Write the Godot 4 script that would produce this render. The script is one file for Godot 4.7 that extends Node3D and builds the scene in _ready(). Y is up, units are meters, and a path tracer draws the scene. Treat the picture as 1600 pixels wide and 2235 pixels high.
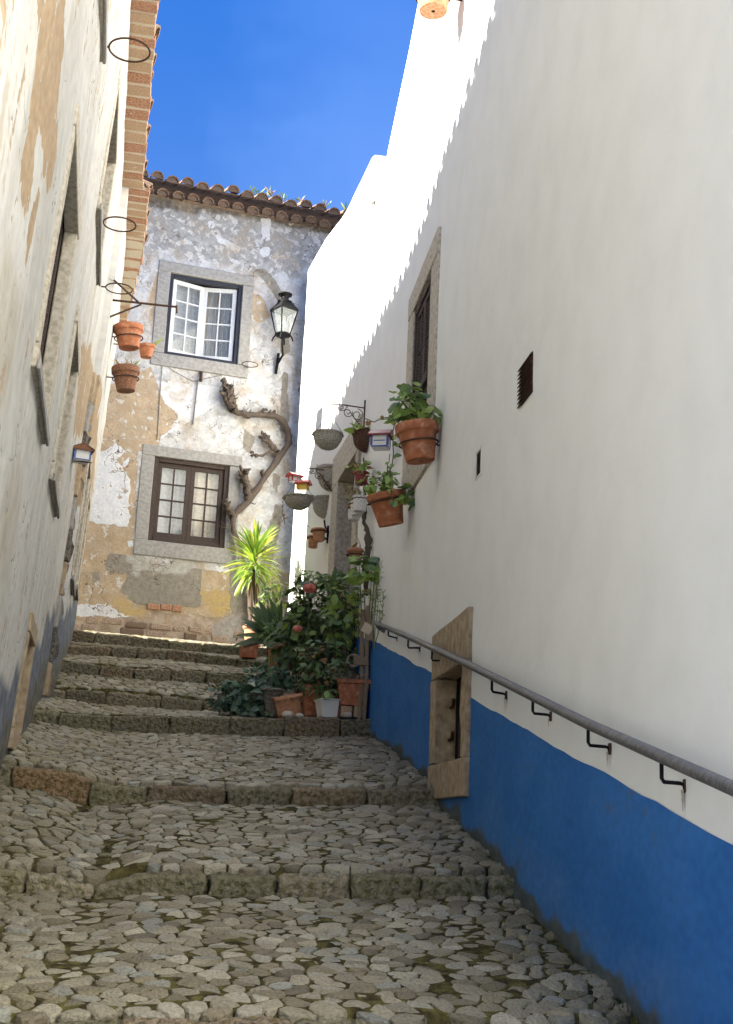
extends Node3D
# A stepped cobbled lane between whitewashed houses.

const CAM_FOV := 43.52
const SUN_TRAVEL := Vector3(1.0, -0.585, -0.19)
const EXPOSURE := 5.2

var M := {}
var rng := RandomNumberGenerator.new()
var wob := FastNoiseLite.new()
var name_count := {}
var r_x := PackedFloat64Array()
var r_z := PackedFloat64Array()

# ------------------------------------------------------------------ mesh builder
class MB:
	var v := PackedVector3Array()
	var n := PackedVector3Array()
	var uv := PackedVector2Array()
	var c := PackedColorArray()
	var idx := PackedInt32Array()
	var col := Color.WHITE

	func vert(p: Vector3, nn: Vector3, t := Vector2.ZERO) -> int:
		v.append(p); n.append(nn); uv.append(t); c.append(col)
		return v.size() - 1

	# corners counter-clockwise seen from outside
	func tri(a: Vector3, b: Vector3, d: Vector3) -> void:
		var nn := (b - a).cross(d - a).normalized()
		var i := vert(a, nn); vert(b, nn); vert(d, nn)
		idx.append(i); idx.append(i + 2); idx.append(i + 1)

	func quad(a: Vector3, b: Vector3, d: Vector3, e: Vector3) -> void:
		var nn := (d - a).cross(e - b).normalized()
		var i := vert(a, nn, Vector2(0, 0)); vert(b, nn, Vector2(1, 0)); vert(d, nn, Vector2(1, 1)); vert(e, nn, Vector2(0, 1))
		face(i, i + 1, i + 2); face(i, i + 2, i + 3)

	func face(a: int, b: int, d: int) -> void:
		idx.append(a); idx.append(d); idx.append(b)

	# nu x nv points, u to the right and v up seen from outside
	func grid(nu: int, nv: int, p: Callable) -> void:
		var base := v.size()
		for j in nv:
			for i in nu:
				vert(p.call(i, j), Vector3.UP, Vector2(float(i) / (nu - 1), float(j) / (nv - 1)))
		for j in nv - 1:
			for i in nu - 1:
				var q := base + j * nu + i
				face(q, q + 1, q + nu + 1); face(q, q + nu + 1, q + nu)
		for j in nv:
			for i in nu:
				var q := base + j * nu + i
				var du := v[q + (1 if i < nu - 1 else 0)] - v[q - (1 if i > 0 else 0)]
				var dv := v[q + (nu if j < nv - 1 else 0)] - v[q - (nu if j > 0 else 0)]
				n[q] = du.cross(dv).normalized() if du.cross(dv).length() > 1e-12 else Vector3.UP

	func tube(pts: PackedVector3Array, radii: Array, sides := 7, cap := true) -> void:
		var base := v.size()
		var up := Vector3(0.31, 0.9, 0.29).normalized()
		for k in pts.size():
			var d := (pts[mini(k + 1, pts.size() - 1)] - pts[maxi(k - 1, 0)]).normalized()
			var a := d.cross(up)
			if a.length() < 0.1: a = d.cross(Vector3.RIGHT)
			a = a.normalized()
			var b := a.cross(d).normalized()
			up = b
			var r: float = radii[mini(k, radii.size() - 1)]
			for s in sides:
				var t := TAU * s / sides
				var o := a * cos(t) + b * sin(t)
				vert(pts[k] + o * r, o, Vector2(float(s) / sides, k))
		for k in pts.size() - 1:
			for s in sides:
				var p0 := base + k * sides + s
				var p1 := base + k * sides + (s + 1) % sides
				face(p0, p0 + sides, p1 + sides); face(p0, p1 + sides, p1)
		if cap:
			for e in 2:
				var k := 0 if e == 0 else pts.size() - 1
				var d := (pts[0] - pts[1]).normalized() if e == 0 else (pts[k] - pts[k - 1]).normalized()
				var ci := vert(pts[k], d)
				var ring := v.size()
				for s in sides: vert(v[base + k * sides + s], d)
				for s in sides:
					if e == 0: face(ci, ring + s, ring + (s + 1) % sides)
					else: face(ci, ring + (s + 1) % sides, ring + s)

	# profile of (radius, height), outside seen when it runs upwards
	func lathe(prof: PackedVector2Array, segs := 24, at := Transform3D.IDENTITY, squash := Vector2.ONE, from := 0.0, sweep := TAU, jitter := 0.0) -> void:
		var np := prof.size()
		var nz := FastNoiseLite.new()
		nz.frequency = 6.0
		var base := v.size()
		for j in np:
			var d0 := prof[mini(j + 1, np - 1)] - prof[maxi(j - 1, 0)]
			var nr := Vector2(d0.y, -d0.x).normalized()
			for i in segs + 1:
				var a := from + sweep * i / segs
				var r := prof[j].x
				if jitter > 0.0: r *= 1.0 + jitter * nz.get_noise_3d(cos(a) * 0.3, sin(a) * 0.3, prof[j].y)
				vert(at * Vector3(cos(a) * r * squash.x, prof[j].y, -sin(a) * r * squash.y), at.basis.orthonormalized() * Vector3(cos(a) * nr.x, nr.y, -sin(a) * nr.x).normalized(), Vector2(float(i) / segs, prof[j].y))
		for j in np - 1:
			for i in segs:
				var q := base + j * (segs + 1) + i
				face(q, q + 1, q + segs + 2); face(q, q + segs + 2, q + segs + 1)

	# a box with rounded edges in any coordinates: m turns them into places
	func rbox(m: Callable, lo: Vector3, hi: Vector3, r: float, n_in := 1, amp := 0.0, seed_ := 0, freq := 6.0) -> void:
		r = minf(r, minf(hi.x - lo.x, minf(hi.y - lo.y, hi.z - lo.z)) * 0.49)
		var nz := FastNoiseLite.new()
		nz.seed = seed_; nz.frequency = freq
		for ax in 3:
			for sgn in [-1.0, 1.0]:
				var b := (ax + 1) % 3
				var d := (ax + 2) % 3
				var us := [lo[b]]
				var vs := [lo[d]]
				for k in n_in + 1:
					us.append(lerpf(lo[b] + r, hi[b] - r, float(k) / n_in)); vs.append(lerpf(lo[d] + r, hi[d] - r, float(k) / n_in))
				us.append(hi[b]); vs.append(hi[d])
				if sgn < 0: us.reverse()
				var base := v.size()
				var nu := us.size()
				for j in nu:
					for i in nu:
						var p := Vector3.ZERO
						p[ax] = hi[ax] if sgn > 0 else lo[ax]
						p[b] = us[i]; p[d] = vs[j]
						var q := p.clamp(lo + Vector3.ONE * r, hi - Vector3.ONE * r)
						var e := p - q
						var nn := e.normalized()
						p = q + nn * r
						if amp > 0.0: p += nn * amp * nz.get_noise_3dv(p)
						var w: Vector3 = m.call(p)
						var w2: Vector3 = m.call(p + nn * 0.002)
						vert(w, (w2 - w).normalized(), Vector2(p[b], p[d]))
				for j in nu - 1:
					for i in nu - 1:
						var q := base + j * nu + i
						face(q, q + 1, q + nu + 1); face(q, q + nu + 1, q + nu)
		if amp > 0.0: pass

	func commit(m: Material = null) -> ArrayMesh:
		var a := []
		a.resize(Mesh.ARRAY_MAX)
		a[Mesh.ARRAY_VERTEX] = v; a[Mesh.ARRAY_NORMAL] = n; a[Mesh.ARRAY_TEX_UV] = uv; a[Mesh.ARRAY_COLOR] = c; a[Mesh.ARRAY_INDEX] = idx
		var me := ArrayMesh.new()
		if v.size() == 0: return me
		me.add_surface_from_arrays(Mesh.PRIMITIVE_TRIANGLES, a)
		if m: me.surface_set_material(0, m)
		return me

# ------------------------------------------------------------------ nodes
func numbered(parent: Node, called: String) -> String:
	var key := "%d/%s" % [parent.get_instance_id(), called]
	var k: int = name_count.get(key, 0)
	name_count[key] = k + 1
	return called if k == 0 else "%s_%03d" % [called, k]

func wpos(n: Node3D) -> Vector3:
	var p := Vector3.ZERO
	var q: Node = n
	while q != self and q is Node3D:
		p += (q as Node3D).position
		q = q.get_parent()
	return p

# a mesh whose corners are in its parent's coordinates
func put(called: String, me: Mesh, mat: Material, parent: Node = self) -> MeshInstance3D:
	var o := MeshInstance3D.new()
	o.name = numbered(parent, called)
	o.mesh = me
	o.material_override = mat
	parent.add_child(o, true)
	return o

# a mesh whose corners are in the world's coordinates
func putw(called: String, me: Mesh, mat: Material, parent: Node3D) -> MeshInstance3D:
	var o := put(called, me, mat, parent)
	o.position = -wpos(parent)
	return o

func tag(o: Node, label: String, category := "", group := "", kind := "") -> void:
	if label: o.set_meta("label", label)
	if category: o.set_meta("category", category)
	if group: o.set_meta("group", group)
	if kind: o.set_meta("kind", kind)

func thing(called: String, at: Vector3, label: String, category: String, group := "", kind := "") -> Node3D:
	var o := Node3D.new()
	o.name = numbered(self, called)
	o.position = at
	add_child(o, true)
	tag(o, label, category, group, kind)
	return o

func part(called: String, parent: Node3D) -> Node3D:
	var o := Node3D.new()
	o.name = numbered(parent, called)
	parent.add_child(o, true)
	return o

# ------------------------------------------------------------------ materials
func lin(r: float, g: float, b: float) -> Color:
	return Color(r, g, b).linear_to_srgb()

func ntex(freq: float, octaves: int, stops: Array, seed_: int, size := 512, type := FastNoiseLite.TYPE_SIMPLEX_SMOOTH, warp := 0.0) -> NoiseTexture2D:
	var f := FastNoiseLite.new()
	f.noise_type = type
	f.frequency = freq
	f.seed = seed_
	f.fractal_octaves = octaves
	f.fractal_gain = 0.55
	if warp > 0.0:
		f.domain_warp_enabled = true
		f.domain_warp_amplitude = warp
		f.domain_warp_frequency = freq * 1.5
	var t := NoiseTexture2D.new()
	t.width = size; t.height = size
	t.seamless = true
	t.noise = f
	if stops.size():
		var g := Gradient.new()
		var offs := PackedFloat32Array()
		var cols := PackedColorArray()
		for s in stops:
			offs.append(s[0]); cols.append(s[1])
		g.offsets = offs; g.colors = cols
		t.color_ramp = g
	return t

func tri_mat(albedo: Texture2D, tile_m: float, rough: float, bump: Texture2D = null, bump_cm := 0.3, spec := 0.4) -> StandardMaterial3D:
	var m := StandardMaterial3D.new()
	m.albedo_texture = albedo
	m.uv1_triplanar = true
	m.uv1_world_triplanar = true
	m.uv1_scale = Vector3.ONE / tile_m
	m.roughness = rough
	m.metallic_specular = spec
	if bump:
		m.heightmap_enabled = true
		m.heightmap_texture = bump
		m.heightmap_scale = bump_cm
	return m

func flat_mat(c: Color, rough: float, metal := 0.0, spec := 0.5) -> StandardMaterial3D:
	var m := StandardMaterial3D.new()
	m.albedo_color = c
	m.roughness = rough
	m.metallic = metal
	m.metallic_specular = spec
	return m

func leaf_mat(c: Color, rough := 0.5, back := 0.5) -> StandardMaterial3D:
	var m := flat_mat(c, rough, 0.0, 0.5)
	m.backlight_enabled = true
	var l := c.srgb_to_linear()
	m.backlight = Color(minf(1, l.r * 2.2 + 0.02), minf(1, l.g * 2.0 + 0.03), l.b).linear_to_srgb() * back
	return m

func build_materials() -> void:
	var fine := ntex(0.06, 4, [], 12)
	var rough_stone := ntex(0.03, 6, [], 13, 512, FastNoiseLite.TYPE_SIMPLEX, 10.0)
	M.white = tri_mat(ntex(0.006, 6, [[0.1, lin(0.79, 0.80, 0.765)], [0.5, lin(0.82, 0.83, 0.795)], [0.9, lin(0.84, 0.85, 0.82)]], 21, 1024), 3.1, 0.9, ntex(0.02, 6, [], 22, 1024), 0.24, 0.2)
	M.blue = tri_mat(ntex(0.008, 6, [[0.15, lin(0.018, 0.085, 0.245)], [0.5, lin(0.014, 0.092, 0.29)], [0.85, lin(0.03, 0.12, 0.31)]], 23, 1024), 2.3, 0.75, ntex(0.02, 6, [], 24, 512), 0.5, 0.3)
	M.grey_stone = tri_mat(ntex(0.03, 6, [[0.1, lin(0.25, 0.24, 0.225)], [0.4, lin(0.31, 0.30, 0.28)], [0.65, lin(0.35, 0.335, 0.31)], [0.9, lin(0.42, 0.40, 0.37)]], 31), 1.1, 0.85, rough_stone, 0.35)
	M.tan_stone = tri_mat(ntex(0.025, 6, [[0.1, lin(0.24, 0.18, 0.115)], [0.35, lin(0.35, 0.27, 0.175)], [0.65, lin(0.42, 0.33, 0.22)], [0.9, lin(0.50, 0.41, 0.29)]], 32), 1.3, 0.88, rough_stone, 0.4)
	M.cream_stone = tri_mat(ntex(0.025, 6, [[0.2, lin(0.36, 0.32, 0.25)], [0.5, lin(0.50, 0.455, 0.37)], [0.85, lin(0.58, 0.54, 0.46)]], 33), 0.8, 0.85, rough_stone, 0.35)
	M.dark_stone = tri_mat(ntex(0.025, 6, [[0.2, lin(0.07, 0.062, 0.052)], [0.5, lin(0.14, 0.125, 0.105)], [0.85, lin(0.25, 0.22, 0.18)]], 36), 0.5, 0.88, rough_stone, 1.0)
	var cob := tri_mat(ntex(0.03, 6, [[0.1, lin(0.48, 0.455, 0.40)], [0.38, lin(0.76, 0.74, 0.70)], [0.6, lin(0.92, 0.91, 0.88)], [0.9, lin(1.0, 1.0, 0.98)]], 34, 1024), 0.62, 0.55, ntex(0.035, 7, [], 37, 1024), 0.9)
	cob.vertex_color_use_as_albedo = true
	M.cobble = cob
	var kerb := tri_mat(ntex(0.022, 6, [[0.15, lin(0.36, 0.37, 0.20)], [0.36, lin(0.62, 0.60, 0.44)], [0.52, lin(0.84, 0.82, 0.76)], [0.7, lin(0.95, 0.93, 0.89)], [0.9, lin(1.15, 1.12, 1.06)]], 35, 1024), 1.1, 0.8, ntex(0.03, 7, [], 38, 1024), 2.4)
	kerb.vertex_color_use_as_albedo = true
	M.kerb = kerb
	M.earth = tri_mat(ntex(0.02, 6, [[0.2, lin(0.028, 0.022, 0.011)], [0.45, lin(0.06, 0.05, 0.02)], [0.6, lin(0.095, 0.085, 0.028)], [0.85, lin(0.14, 0.13, 0.045)]], 41), 0.9, 0.97, ntex(0.06, 5, [], 42), 1.5, 0.2)
	M.paving = tri_mat(ntex(0.03, 5, [[0.2, lin(0.20, 0.19, 0.165)], [0.8, lin(0.34, 0.32, 0.29)]], 44), 1.5, 0.9, fine, 1.0)
	M.soil = tri_mat(ntex(0.05, 5, [[0.2, lin(0.02, 0.015, 0.01)], [0.8, lin(0.07, 0.05, 0.035)]], 43), 0.3, 0.95, fine, 1.0)
	M.terracotta = tri_mat(ntex(0.012, 6, [[0.15, lin(0.30, 0.105, 0.05)], [0.5, lin(0.42, 0.15, 0.068)], [0.66, lin(0.45, 0.18, 0.09)], [0.8, lin(0.50, 0.30, 0.20)]], 51), 0.5, 0.8, fine, 0.12)
	M.old_terracotta = tri_mat(ntex(0.03, 6, [[0.25, lin(0.07, 0.055, 0.035)], [0.42, lin(0.15, 0.085, 0.05)], [0.55, lin(0.30, 0.12, 0.065)], [0.8, lin(0.36, 0.17, 0.10)]], 52), 0.3, 0.85, fine, 0.25)
	M.pale_terracotta = tri_mat(ntex(0.02, 6, [[0.2, lin(0.38, 0.17, 0.085)], [0.6, lin(0.50, 0.26, 0.14)], [0.9, lin(0.50, 0.34, 0.22)]], 53), 0.4, 0.85, fine, 0.15)
	M.brick = tri_mat(ntex(0.03, 6, [[0.15, lin(0.31, 0.13, 0.075)], [0.5, lin(0.40, 0.20, 0.12)], [0.7, lin(0.45, 0.29, 0.19)], [0.9, lin(0.50, 0.38, 0.27)]], 54), 0.5, 0.9, rough_stone, 0.3)
	M.brick_pale = tri_mat(ntex(0.03, 6, [[0.1, lin(0.36, 0.22, 0.13)], [0.5, lin(0.46, 0.31, 0.20)], [0.9, lin(0.54, 0.41, 0.28)]], 55), 0.35, 0.9, rough_stone, 0.5)
	M.mortar = tri_mat(ntex(0.04, 5, [[0.2, lin(0.50, 0.42, 0.31)], [0.8, lin(0.66, 0.58, 0.46)]], 56), 0.3, 0.95, fine, 0.4)
	M.rubble = tri_mat(ntex(0.03, 6, [[0.15, lin(0.24, 0.17, 0.125)], [0.5, lin(0.38, 0.29, 0.225)], [0.85, lin(0.48, 0.40, 0.33)]], 59), 0.5, 0.95, rough_stone, 0.8)
	M.old_mortar = tri_mat(ntex(0.04, 5, [[0.2, lin(0.14, 0.10, 0.075)], [0.8, lin(0.30, 0.215, 0.16)]], 58), 0.3, 0.95, fine, 0.5)
	M.tile = tri_mat(ntex(0.03, 6, [[0.2, lin(0.09, 0.068, 0.052)], [0.42, lin(0.19, 0.125, 0.085)], [0.6, lin(0.29, 0.175, 0.12)], [0.85, lin(0.38, 0.26, 0.18)]], 57), 0.4, 0.9, rough_stone, 0.4)
	M.dark_wood = tri_mat(ntex(0.03, 6, [[0.2, lin(0.03, 0.02, 0.016)], [0.5, lin(0.06, 0.042, 0.036)], [0.72, lin(0.10, 0.075, 0.062)], [0.9, lin(0.22, 0.18, 0.16)]], 61), 0.25, 0.8, fine, 0.2)
	M.navy_wood = tri_mat(ntex(0.03, 5, [[0.2, lin(0.018, 0.02, 0.03)], [0.8, lin(0.04, 0.044, 0.06)]], 62), 0.3, 0.6)
	M.white_wood = tri_mat(ntex(0.03, 5, [[0.2, lin(0.62, 0.64, 0.66)], [0.8, lin(0.78, 0.79, 0.80)]], 63), 0.4, 0.55)
	M.teal_wood = tri_mat(ntex(0.03, 5, [[0.2, lin(0.012, 0.04, 0.06)], [0.8, lin(0.028, 0.085, 0.12)]], 64), 0.4, 0.6)
	M.red_wood = tri_mat(ntex(0.03, 5, [[0.2, lin(0.04, 0.012, 0.008)], [0.8, lin(0.10, 0.03, 0.02)]], 65), 0.4, 0.6)
	M.bare_wood = tri_mat(ntex(0.04, 5, [[0.2, lin(0.16, 0.11, 0.07)], [0.5, lin(0.28, 0.21, 0.14)], [0.85, lin(0.40, 0.31, 0.22)]], 66), 0.2, 0.85, fine, 0.2)
	M.bark = tri_mat(ntex(0.05, 6, [[0.2, lin(0.05, 0.038, 0.03)], [0.5, lin(0.13, 0.10, 0.078)], [0.85, lin(0.26, 0.205, 0.16)]], 67), 0.3, 0.95, rough_stone, 1.2)
	M.iron = flat_mat(lin(0.010, 0.010, 0.011), 0.55, 0.0, 0.25)
	M.rusty = tri_mat(ntex(0.05, 5, [[0.2, lin(0.035, 0.02, 0.014)], [0.6, lin(0.09, 0.045, 0.026)], [0.85, lin(0.12, 0.06, 0.03)]], 68), 0.15, 0.8)
	M.galv = tri_mat(ntex(0.03, 6, [[0.15, lin(0.11, 0.11, 0.115)], [0.5, lin(0.17, 0.17, 0.175)], [0.85, lin(0.25, 0.25, 0.255)]], 69), 0.5, 0.45)
	M.galv.metallic = 0.55
	M.dark_room = flat_mat(lin(0.03, 0.028, 0.026), 0.95)
	M.black = flat_mat(lin(0.012, 0.012, 0.012), 0.7)
	M.curtain = tri_mat(ntex(0.02, 4, [[0.2, lin(0.34, 0.345, 0.35)], [0.8, lin(0.48, 0.485, 0.49)]], 70), 0.6, 0.95)
	M.warm_curtain = tri_mat(ntex(0.02, 4, [[0.2, lin(0.55, 0.45, 0.33)], [0.8, lin(0.75, 0.66, 0.54)]], 71), 0.6, 0.95)
	M.concrete_bowl = tri_mat(ntex(0.028, 6, [[0.2, lin(0.22, 0.205, 0.155)], [0.45, lin(0.38, 0.36, 0.30)], [0.65, lin(0.50, 0.475, 0.41)], [0.9, lin(0.64, 0.62, 0.56)]], 72), 0.35, 0.95, rough_stone, 2.2)
	M.wicker = tri_mat(ntex(0.04, 4, [[0.3, lin(0.03, 0.015, 0.012)], [0.5, lin(0.13, 0.065, 0.045)], [0.8, lin(0.32, 0.20, 0.14)]], 73), 0.25, 0.95, rough_stone, 2.5)
	M.white_glaze = flat_mat(lin(0.72, 0.72, 0.70), 0.3)
	M.white_plastic = flat_mat(lin(0.70, 0.69, 0.64), 0.5)
	M.red_glaze = flat_mat(lin(0.46, 0.03, 0.03), 0.35)
	M.dark_red_glaze = flat_mat(lin(0.20, 0.02, 0.022), 0.4)
	M.blue_glaze = flat_mat(lin(0.03, 0.085, 0.33), 0.3)
	M.yellow_glaze = flat_mat(lin(0.72, 0.46, 0.05), 0.35)
	M.cord = flat_mat(lin(0.34, 0.27, 0.19), 0.9)
	M.rust_run = flat_mat(lin(0.42, 0.37, 0.31), 0.9)
	M.wire = flat_mat(lin(0.14, 0.135, 0.13), 0.6)
	M.cable = flat_mat(lin(0.16, 0.155, 0.15), 0.6)
	M.card = flat_mat(lin(0.62, 0.53, 0.40), 0.9)
	M.pebble = tri_mat(ntex(0.04, 5, [[0.2, lin(0.36, 0.33, 0.27)], [0.8, lin(0.60, 0.55, 0.46)]], 74), 0.2, 0.8)
	M.flower = leaf_mat(lin(0.62, 0.19, 0.15), 0.6, 0.5)
	M.leaf_dark = leaf_mat(lin(0.055, 0.095, 0.030), 0.5, 0.5)
	M.leaf_strap = leaf_mat(lin(0.055, 0.10, 0.034), 0.5, 0.4)
	M.leaf_strap2 = leaf_mat(lin(0.085, 0.14, 0.045), 0.5, 0.4)
	M.leaf_ivy = leaf_mat(lin(0.034, 0.078, 0.046), 0.42, 0.4)
	M.leaf_ivy2 = leaf_mat(lin(0.065, 0.125, 0.07), 0.44, 0.4)
	M.leaf_mid = leaf_mat(lin(0.095, 0.165, 0.045), 0.5, 0.6)
	M.leaf_fresh = leaf_mat(lin(0.19, 0.29, 0.065), 0.5, 0.7)
	M.leaf_pale = leaf_mat(lin(0.25, 0.32, 0.09), 0.55, 0.7)
	M.leaf_dry = leaf_mat(lin(0.22, 0.12, 0.05), 0.8, 0.4)
	M.yucca = leaf_mat(lin(0.17, 0.265, 0.045), 0.42, 0.8)
	M.yucca2 = leaf_mat(lin(0.33, 0.38, 0.10), 0.42, 0.8)
	M.yucca3 = leaf_mat(lin(0.10, 0.19, 0.04), 0.42, 0.7)
	M.stem = flat_mat(lin(0.10, 0.085, 0.04), 0.8)
	M.stem_green = flat_mat(lin(0.10, 0.14, 0.05), 0.7)
	M.grass = leaf_mat(Color.WHITE, 0.7, 0.2)
	M.grass.backlight_enabled = false
	M.grass.vertex_color_use_as_albedo = true
	var li := Image.create(64, 64, false, Image.FORMAT_RGB8)
	for y in 64:
		for x in 64:
			var a: float = absf(fposmod(x + y, 32.0) - 16.0)
			var b: float = absf(fposmod(x - y, 32.0) - 16.0)
			var dark := a < 1.6 or b < 1.6
			var dot := Vector2(fposmod(x, 32.0) - 16.0, fposmod(y + 16.0, 32.0) - 16.0).length() < 3.0
			li.set_pixel(x, y, lin(0.32, 0.31, 0.32) if dark else (lin(0.30, 0.26, 0.24) if dot else lin(0.66, 0.65, 0.62)))
	M.lattice = StandardMaterial3D.new()
	M.lattice.albedo_texture = ImageTexture.create_from_image(li)
	M.lattice.roughness = 0.6
	M.lattice.uv1_scale = Vector3(5, 11, 1)
	var g := StandardMaterial3D.new()
	g.albedo_color = Color(0.85, 0.9, 0.9, 0.12)
	g.transparency = BaseMaterial3D.TRANSPARENCY_ALPHA
	g.roughness = 0.04
	M.glass = g
	var lens := g.duplicate()
	lens.albedo_color = Color(0.9, 0.92, 0.92, 0.3)
	lens.roughness = 0.2
	M.lamp_glass = lens

# ------------------------------------------------------------------ the walls' own coordinates
func bend(s: float) -> float:
	return deg_to_rad(3.33 * smoothstep(10.6, 11.6, s) + 5.2 * smoothstep(14.9, 15.9, s))

func build_curve() -> void:
	var x := 1.55
	var z := 0.0
	for k in 420:
		r_x.append(x); r_z.append(z)
		var t := bend(k * 0.05 + 0.025)
		x -= sin(t) * 0.05; z -= cos(t) * 0.05

# right wall: s metres along the lane, h height, o out of the wall towards the lane
func Rp(s: float, h: float, o: float) -> Vector3:
	if s < 0.0: return Vector3(1.55 - o, h, -s)
	var k := clampf(s / 0.05, 0, 418)
	var i := int(k)
	var x := lerpf(r_x[i], r_x[i + 1], k - i)
	var z := lerpf(r_z[i], r_z[i + 1], k - i)
	var t := bend(s)
	return Vector3(x - o * cos(t), h, z + o * sin(t))

const LU := Vector3(-0.08107, 0, -0.99671)
const LN := Vector3(0.99671, 0, -0.08107)
func Lp(s: float, h: float, o: float) -> Vector3:
	var far := 0.07 * smoothstep(12.69, 12.71, s)
	return Vector3(-1.3935, 0, -8.6) + LU * (s - 8.6) + Vector3(0.05, 1, 0) * h + LN * (o + far)

const BU := Vector3(0.98027, 0, -0.19766)
const BN := Vector3(0.19766, 0, 0.98027)
func Bp(u: float, h: float, o: float) -> Vector3:
	return Vector3(-1.91, 0, -17.45) + BU * u + Vector3(0, h, 0) + BN * o

enum {RIGHT, LEFT, BACK}

func W(wall: int, s: float, h: float, o: float) -> Vector3:
	return Rp(s, h, o) if wall == RIGHT else (Lp(s, h, o) if wall == LEFT else Bp(s, h, o))

# a rounded box on a wall: s0..s1 along it, h0..h1 up, o0..o1 out of it
func wbox(mb: MB, wall: int, s0: float, s1: float, h0: float, h1: float, o0: float, o1: float, r := 0.006, n_in := 1, amp := 0.0, seed_ := 0) -> void:
	if wall == RIGHT:
		mb.rbox(func(p: Vector3): return Rp(-p.x, p.y, p.z), Vector3(-s1, h0, o0), Vector3(-s0, h1, o1), r, n_in, amp, seed_)
	elif wall == LEFT:
		mb.rbox(func(p: Vector3): return Lp(p.x, p.y, p.z), Vector3(s0, h0, o0), Vector3(s1, h1, o1), r, n_in, amp, seed_)
	else:
		mb.rbox(func(p: Vector3): return Bp(p.x, p.y, p.z), Vector3(s0, h0, o0), Vector3(s1, h1, o1), r, n_in, amp, seed_)

func wpart(called: String, parent: Node3D, mat: Material, wall: int, s0: float, s1: float, h0: float, h1: float, o0: float, o1: float, r := 0.006, n_in := 1, amp := 0.0, seed_ := 0) -> MeshInstance3D:
	var mb := MB.new()
	wbox(mb, wall, s0, s1, h0, h1, o0, o1, r, n_in, amp, seed_)
	return putw(called, mb.commit(), mat, parent)

func tube_part(called: String, parent: Node3D, mat: Material, pts: Array, r: float, sides := 7) -> MeshInstance3D:
	var mb := MB.new()
	mb.tube(PackedVector3Array(pts), [r], sides)
	return putw(called, mb.commit(), mat, parent)

# ------------------------------------------------------------------ wall sheets and plaster
func lines(a: float, b: float, step: float, extra: Array) -> PackedFloat64Array:
	var l := [a, b]
	var n := int(ceil((b - a) / step))
	for k in range(1, n): l.append(lerpf(a, b, float(k) / n))
	for e in extra:
		if e > a and e < b: l.append(e)
	l.sort()
	var out := PackedFloat64Array()
	for e in l:
		if out.is_empty() or e - out[out.size() - 1] > 0.004: out.append(e)
		elif e in extra: out[out.size() - 1] = e
	return out

func wall_sheet(wall: int, sl: PackedFloat64Array, hl: PackedFloat64Array, holes: Array, top: Callable, bot: Callable, o: float, uvr: Rect2, wobble: float) -> ArrayMesh:
	var mb := MB.new()
	var ns := sl.size()
	var nh := hl.size()
	for j in nh:
		for i in ns:
			var s := sl[ns - 1 - i] if wall == RIGHT else sl[i]
			var h := clampf(hl[j], bot.call(s), top.call(s))
			mb.vert(W(wall, s, h, o + wobble * (wob.get_noise_2d(s, h) + 0.5 * wob.get_noise_2d(s * 2.7 + 40, h * 2.7))), Vector3.UP, Vector2((s - uvr.position.x) / uvr.size.x, 1.0 - (h - uvr.position.y) / uvr.size.y))
	for j in nh - 1:
		for i in ns - 1:
			var sa := sl[ns - 1 - i] if wall == RIGHT else sl[i]
			var sb := sl[ns - 2 - i] if wall == RIGHT else sl[i + 1]
			var mid := Vector2((sa + sb) / 2, (hl[j] + hl[j + 1]) / 2)
			if holes.any(func(r: Rect2): return r.has_point(mid)): continue
			var q := j * ns + i
			mb.face(q, q + 1, q + ns + 1); mb.face(q, q + ns + 1, q + ns)
	for j in nh:
		for i in ns:
			var q := j * ns + i
			var du := mb.v[q + (1 if i < ns - 1 else 0)] - mb.v[q - (1 if i > 0 else 0)]
			var dv := mb.v[q + (ns if j < nh - 1 else 0)] - mb.v[q - (ns if j > 0 else 0)]
			var c := du.cross(dv)
			mb.n[q] = c.normalized() if c.length() > 1e-9 else W(wall, sl[i], 2, 1) - W(wall, sl[i], 2, 0)
	return mb.commit()

# the top face and the back of a wall
func wall_body(wall: int, sl: PackedFloat64Array, top: Callable, bottom: float, thick: float, end_face := true) -> ArrayMesh:
	var mb := MB.new()
	var n := sl.size()
	for i in n - 1:
		var a := sl[i]
		var b := sl[i + 1]
		var ta: float = top.call(a)
		var tb: float = top.call(b)
		var f0 := W(wall, a, ta, 0)
		var f1 := W(wall, b, tb, 0)
		var k0 := W(wall, a, ta, -thick)
		var k1 := W(wall, b, tb, -thick)
		var d0 := W(wall, a, bottom, -thick)
		var d1 := W(wall, b, bottom, -thick)
		if wall == RIGHT:
			mb.quad(f1, f0, k0, k1); mb.quad(d0, d1, k1, k0)
		else:
			mb.quad(f0, f1, k1, k0); mb.quad(d1, d0, k0, k1)
	if end_face:
		var e := sl[n - 1]
		var t: float = top.call(e)
		var q := [W(wall, e, bottom, 0), W(wall, e, bottom, -thick), W(wall, e, t, -thick), W(wall, e, t, 0)]
		if wall == RIGHT: mb.quad(q[1], q[0], q[3], q[2])
		else: mb.quad(q[0], q[1], q[2], q[3])
	return mb.commit()

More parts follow.
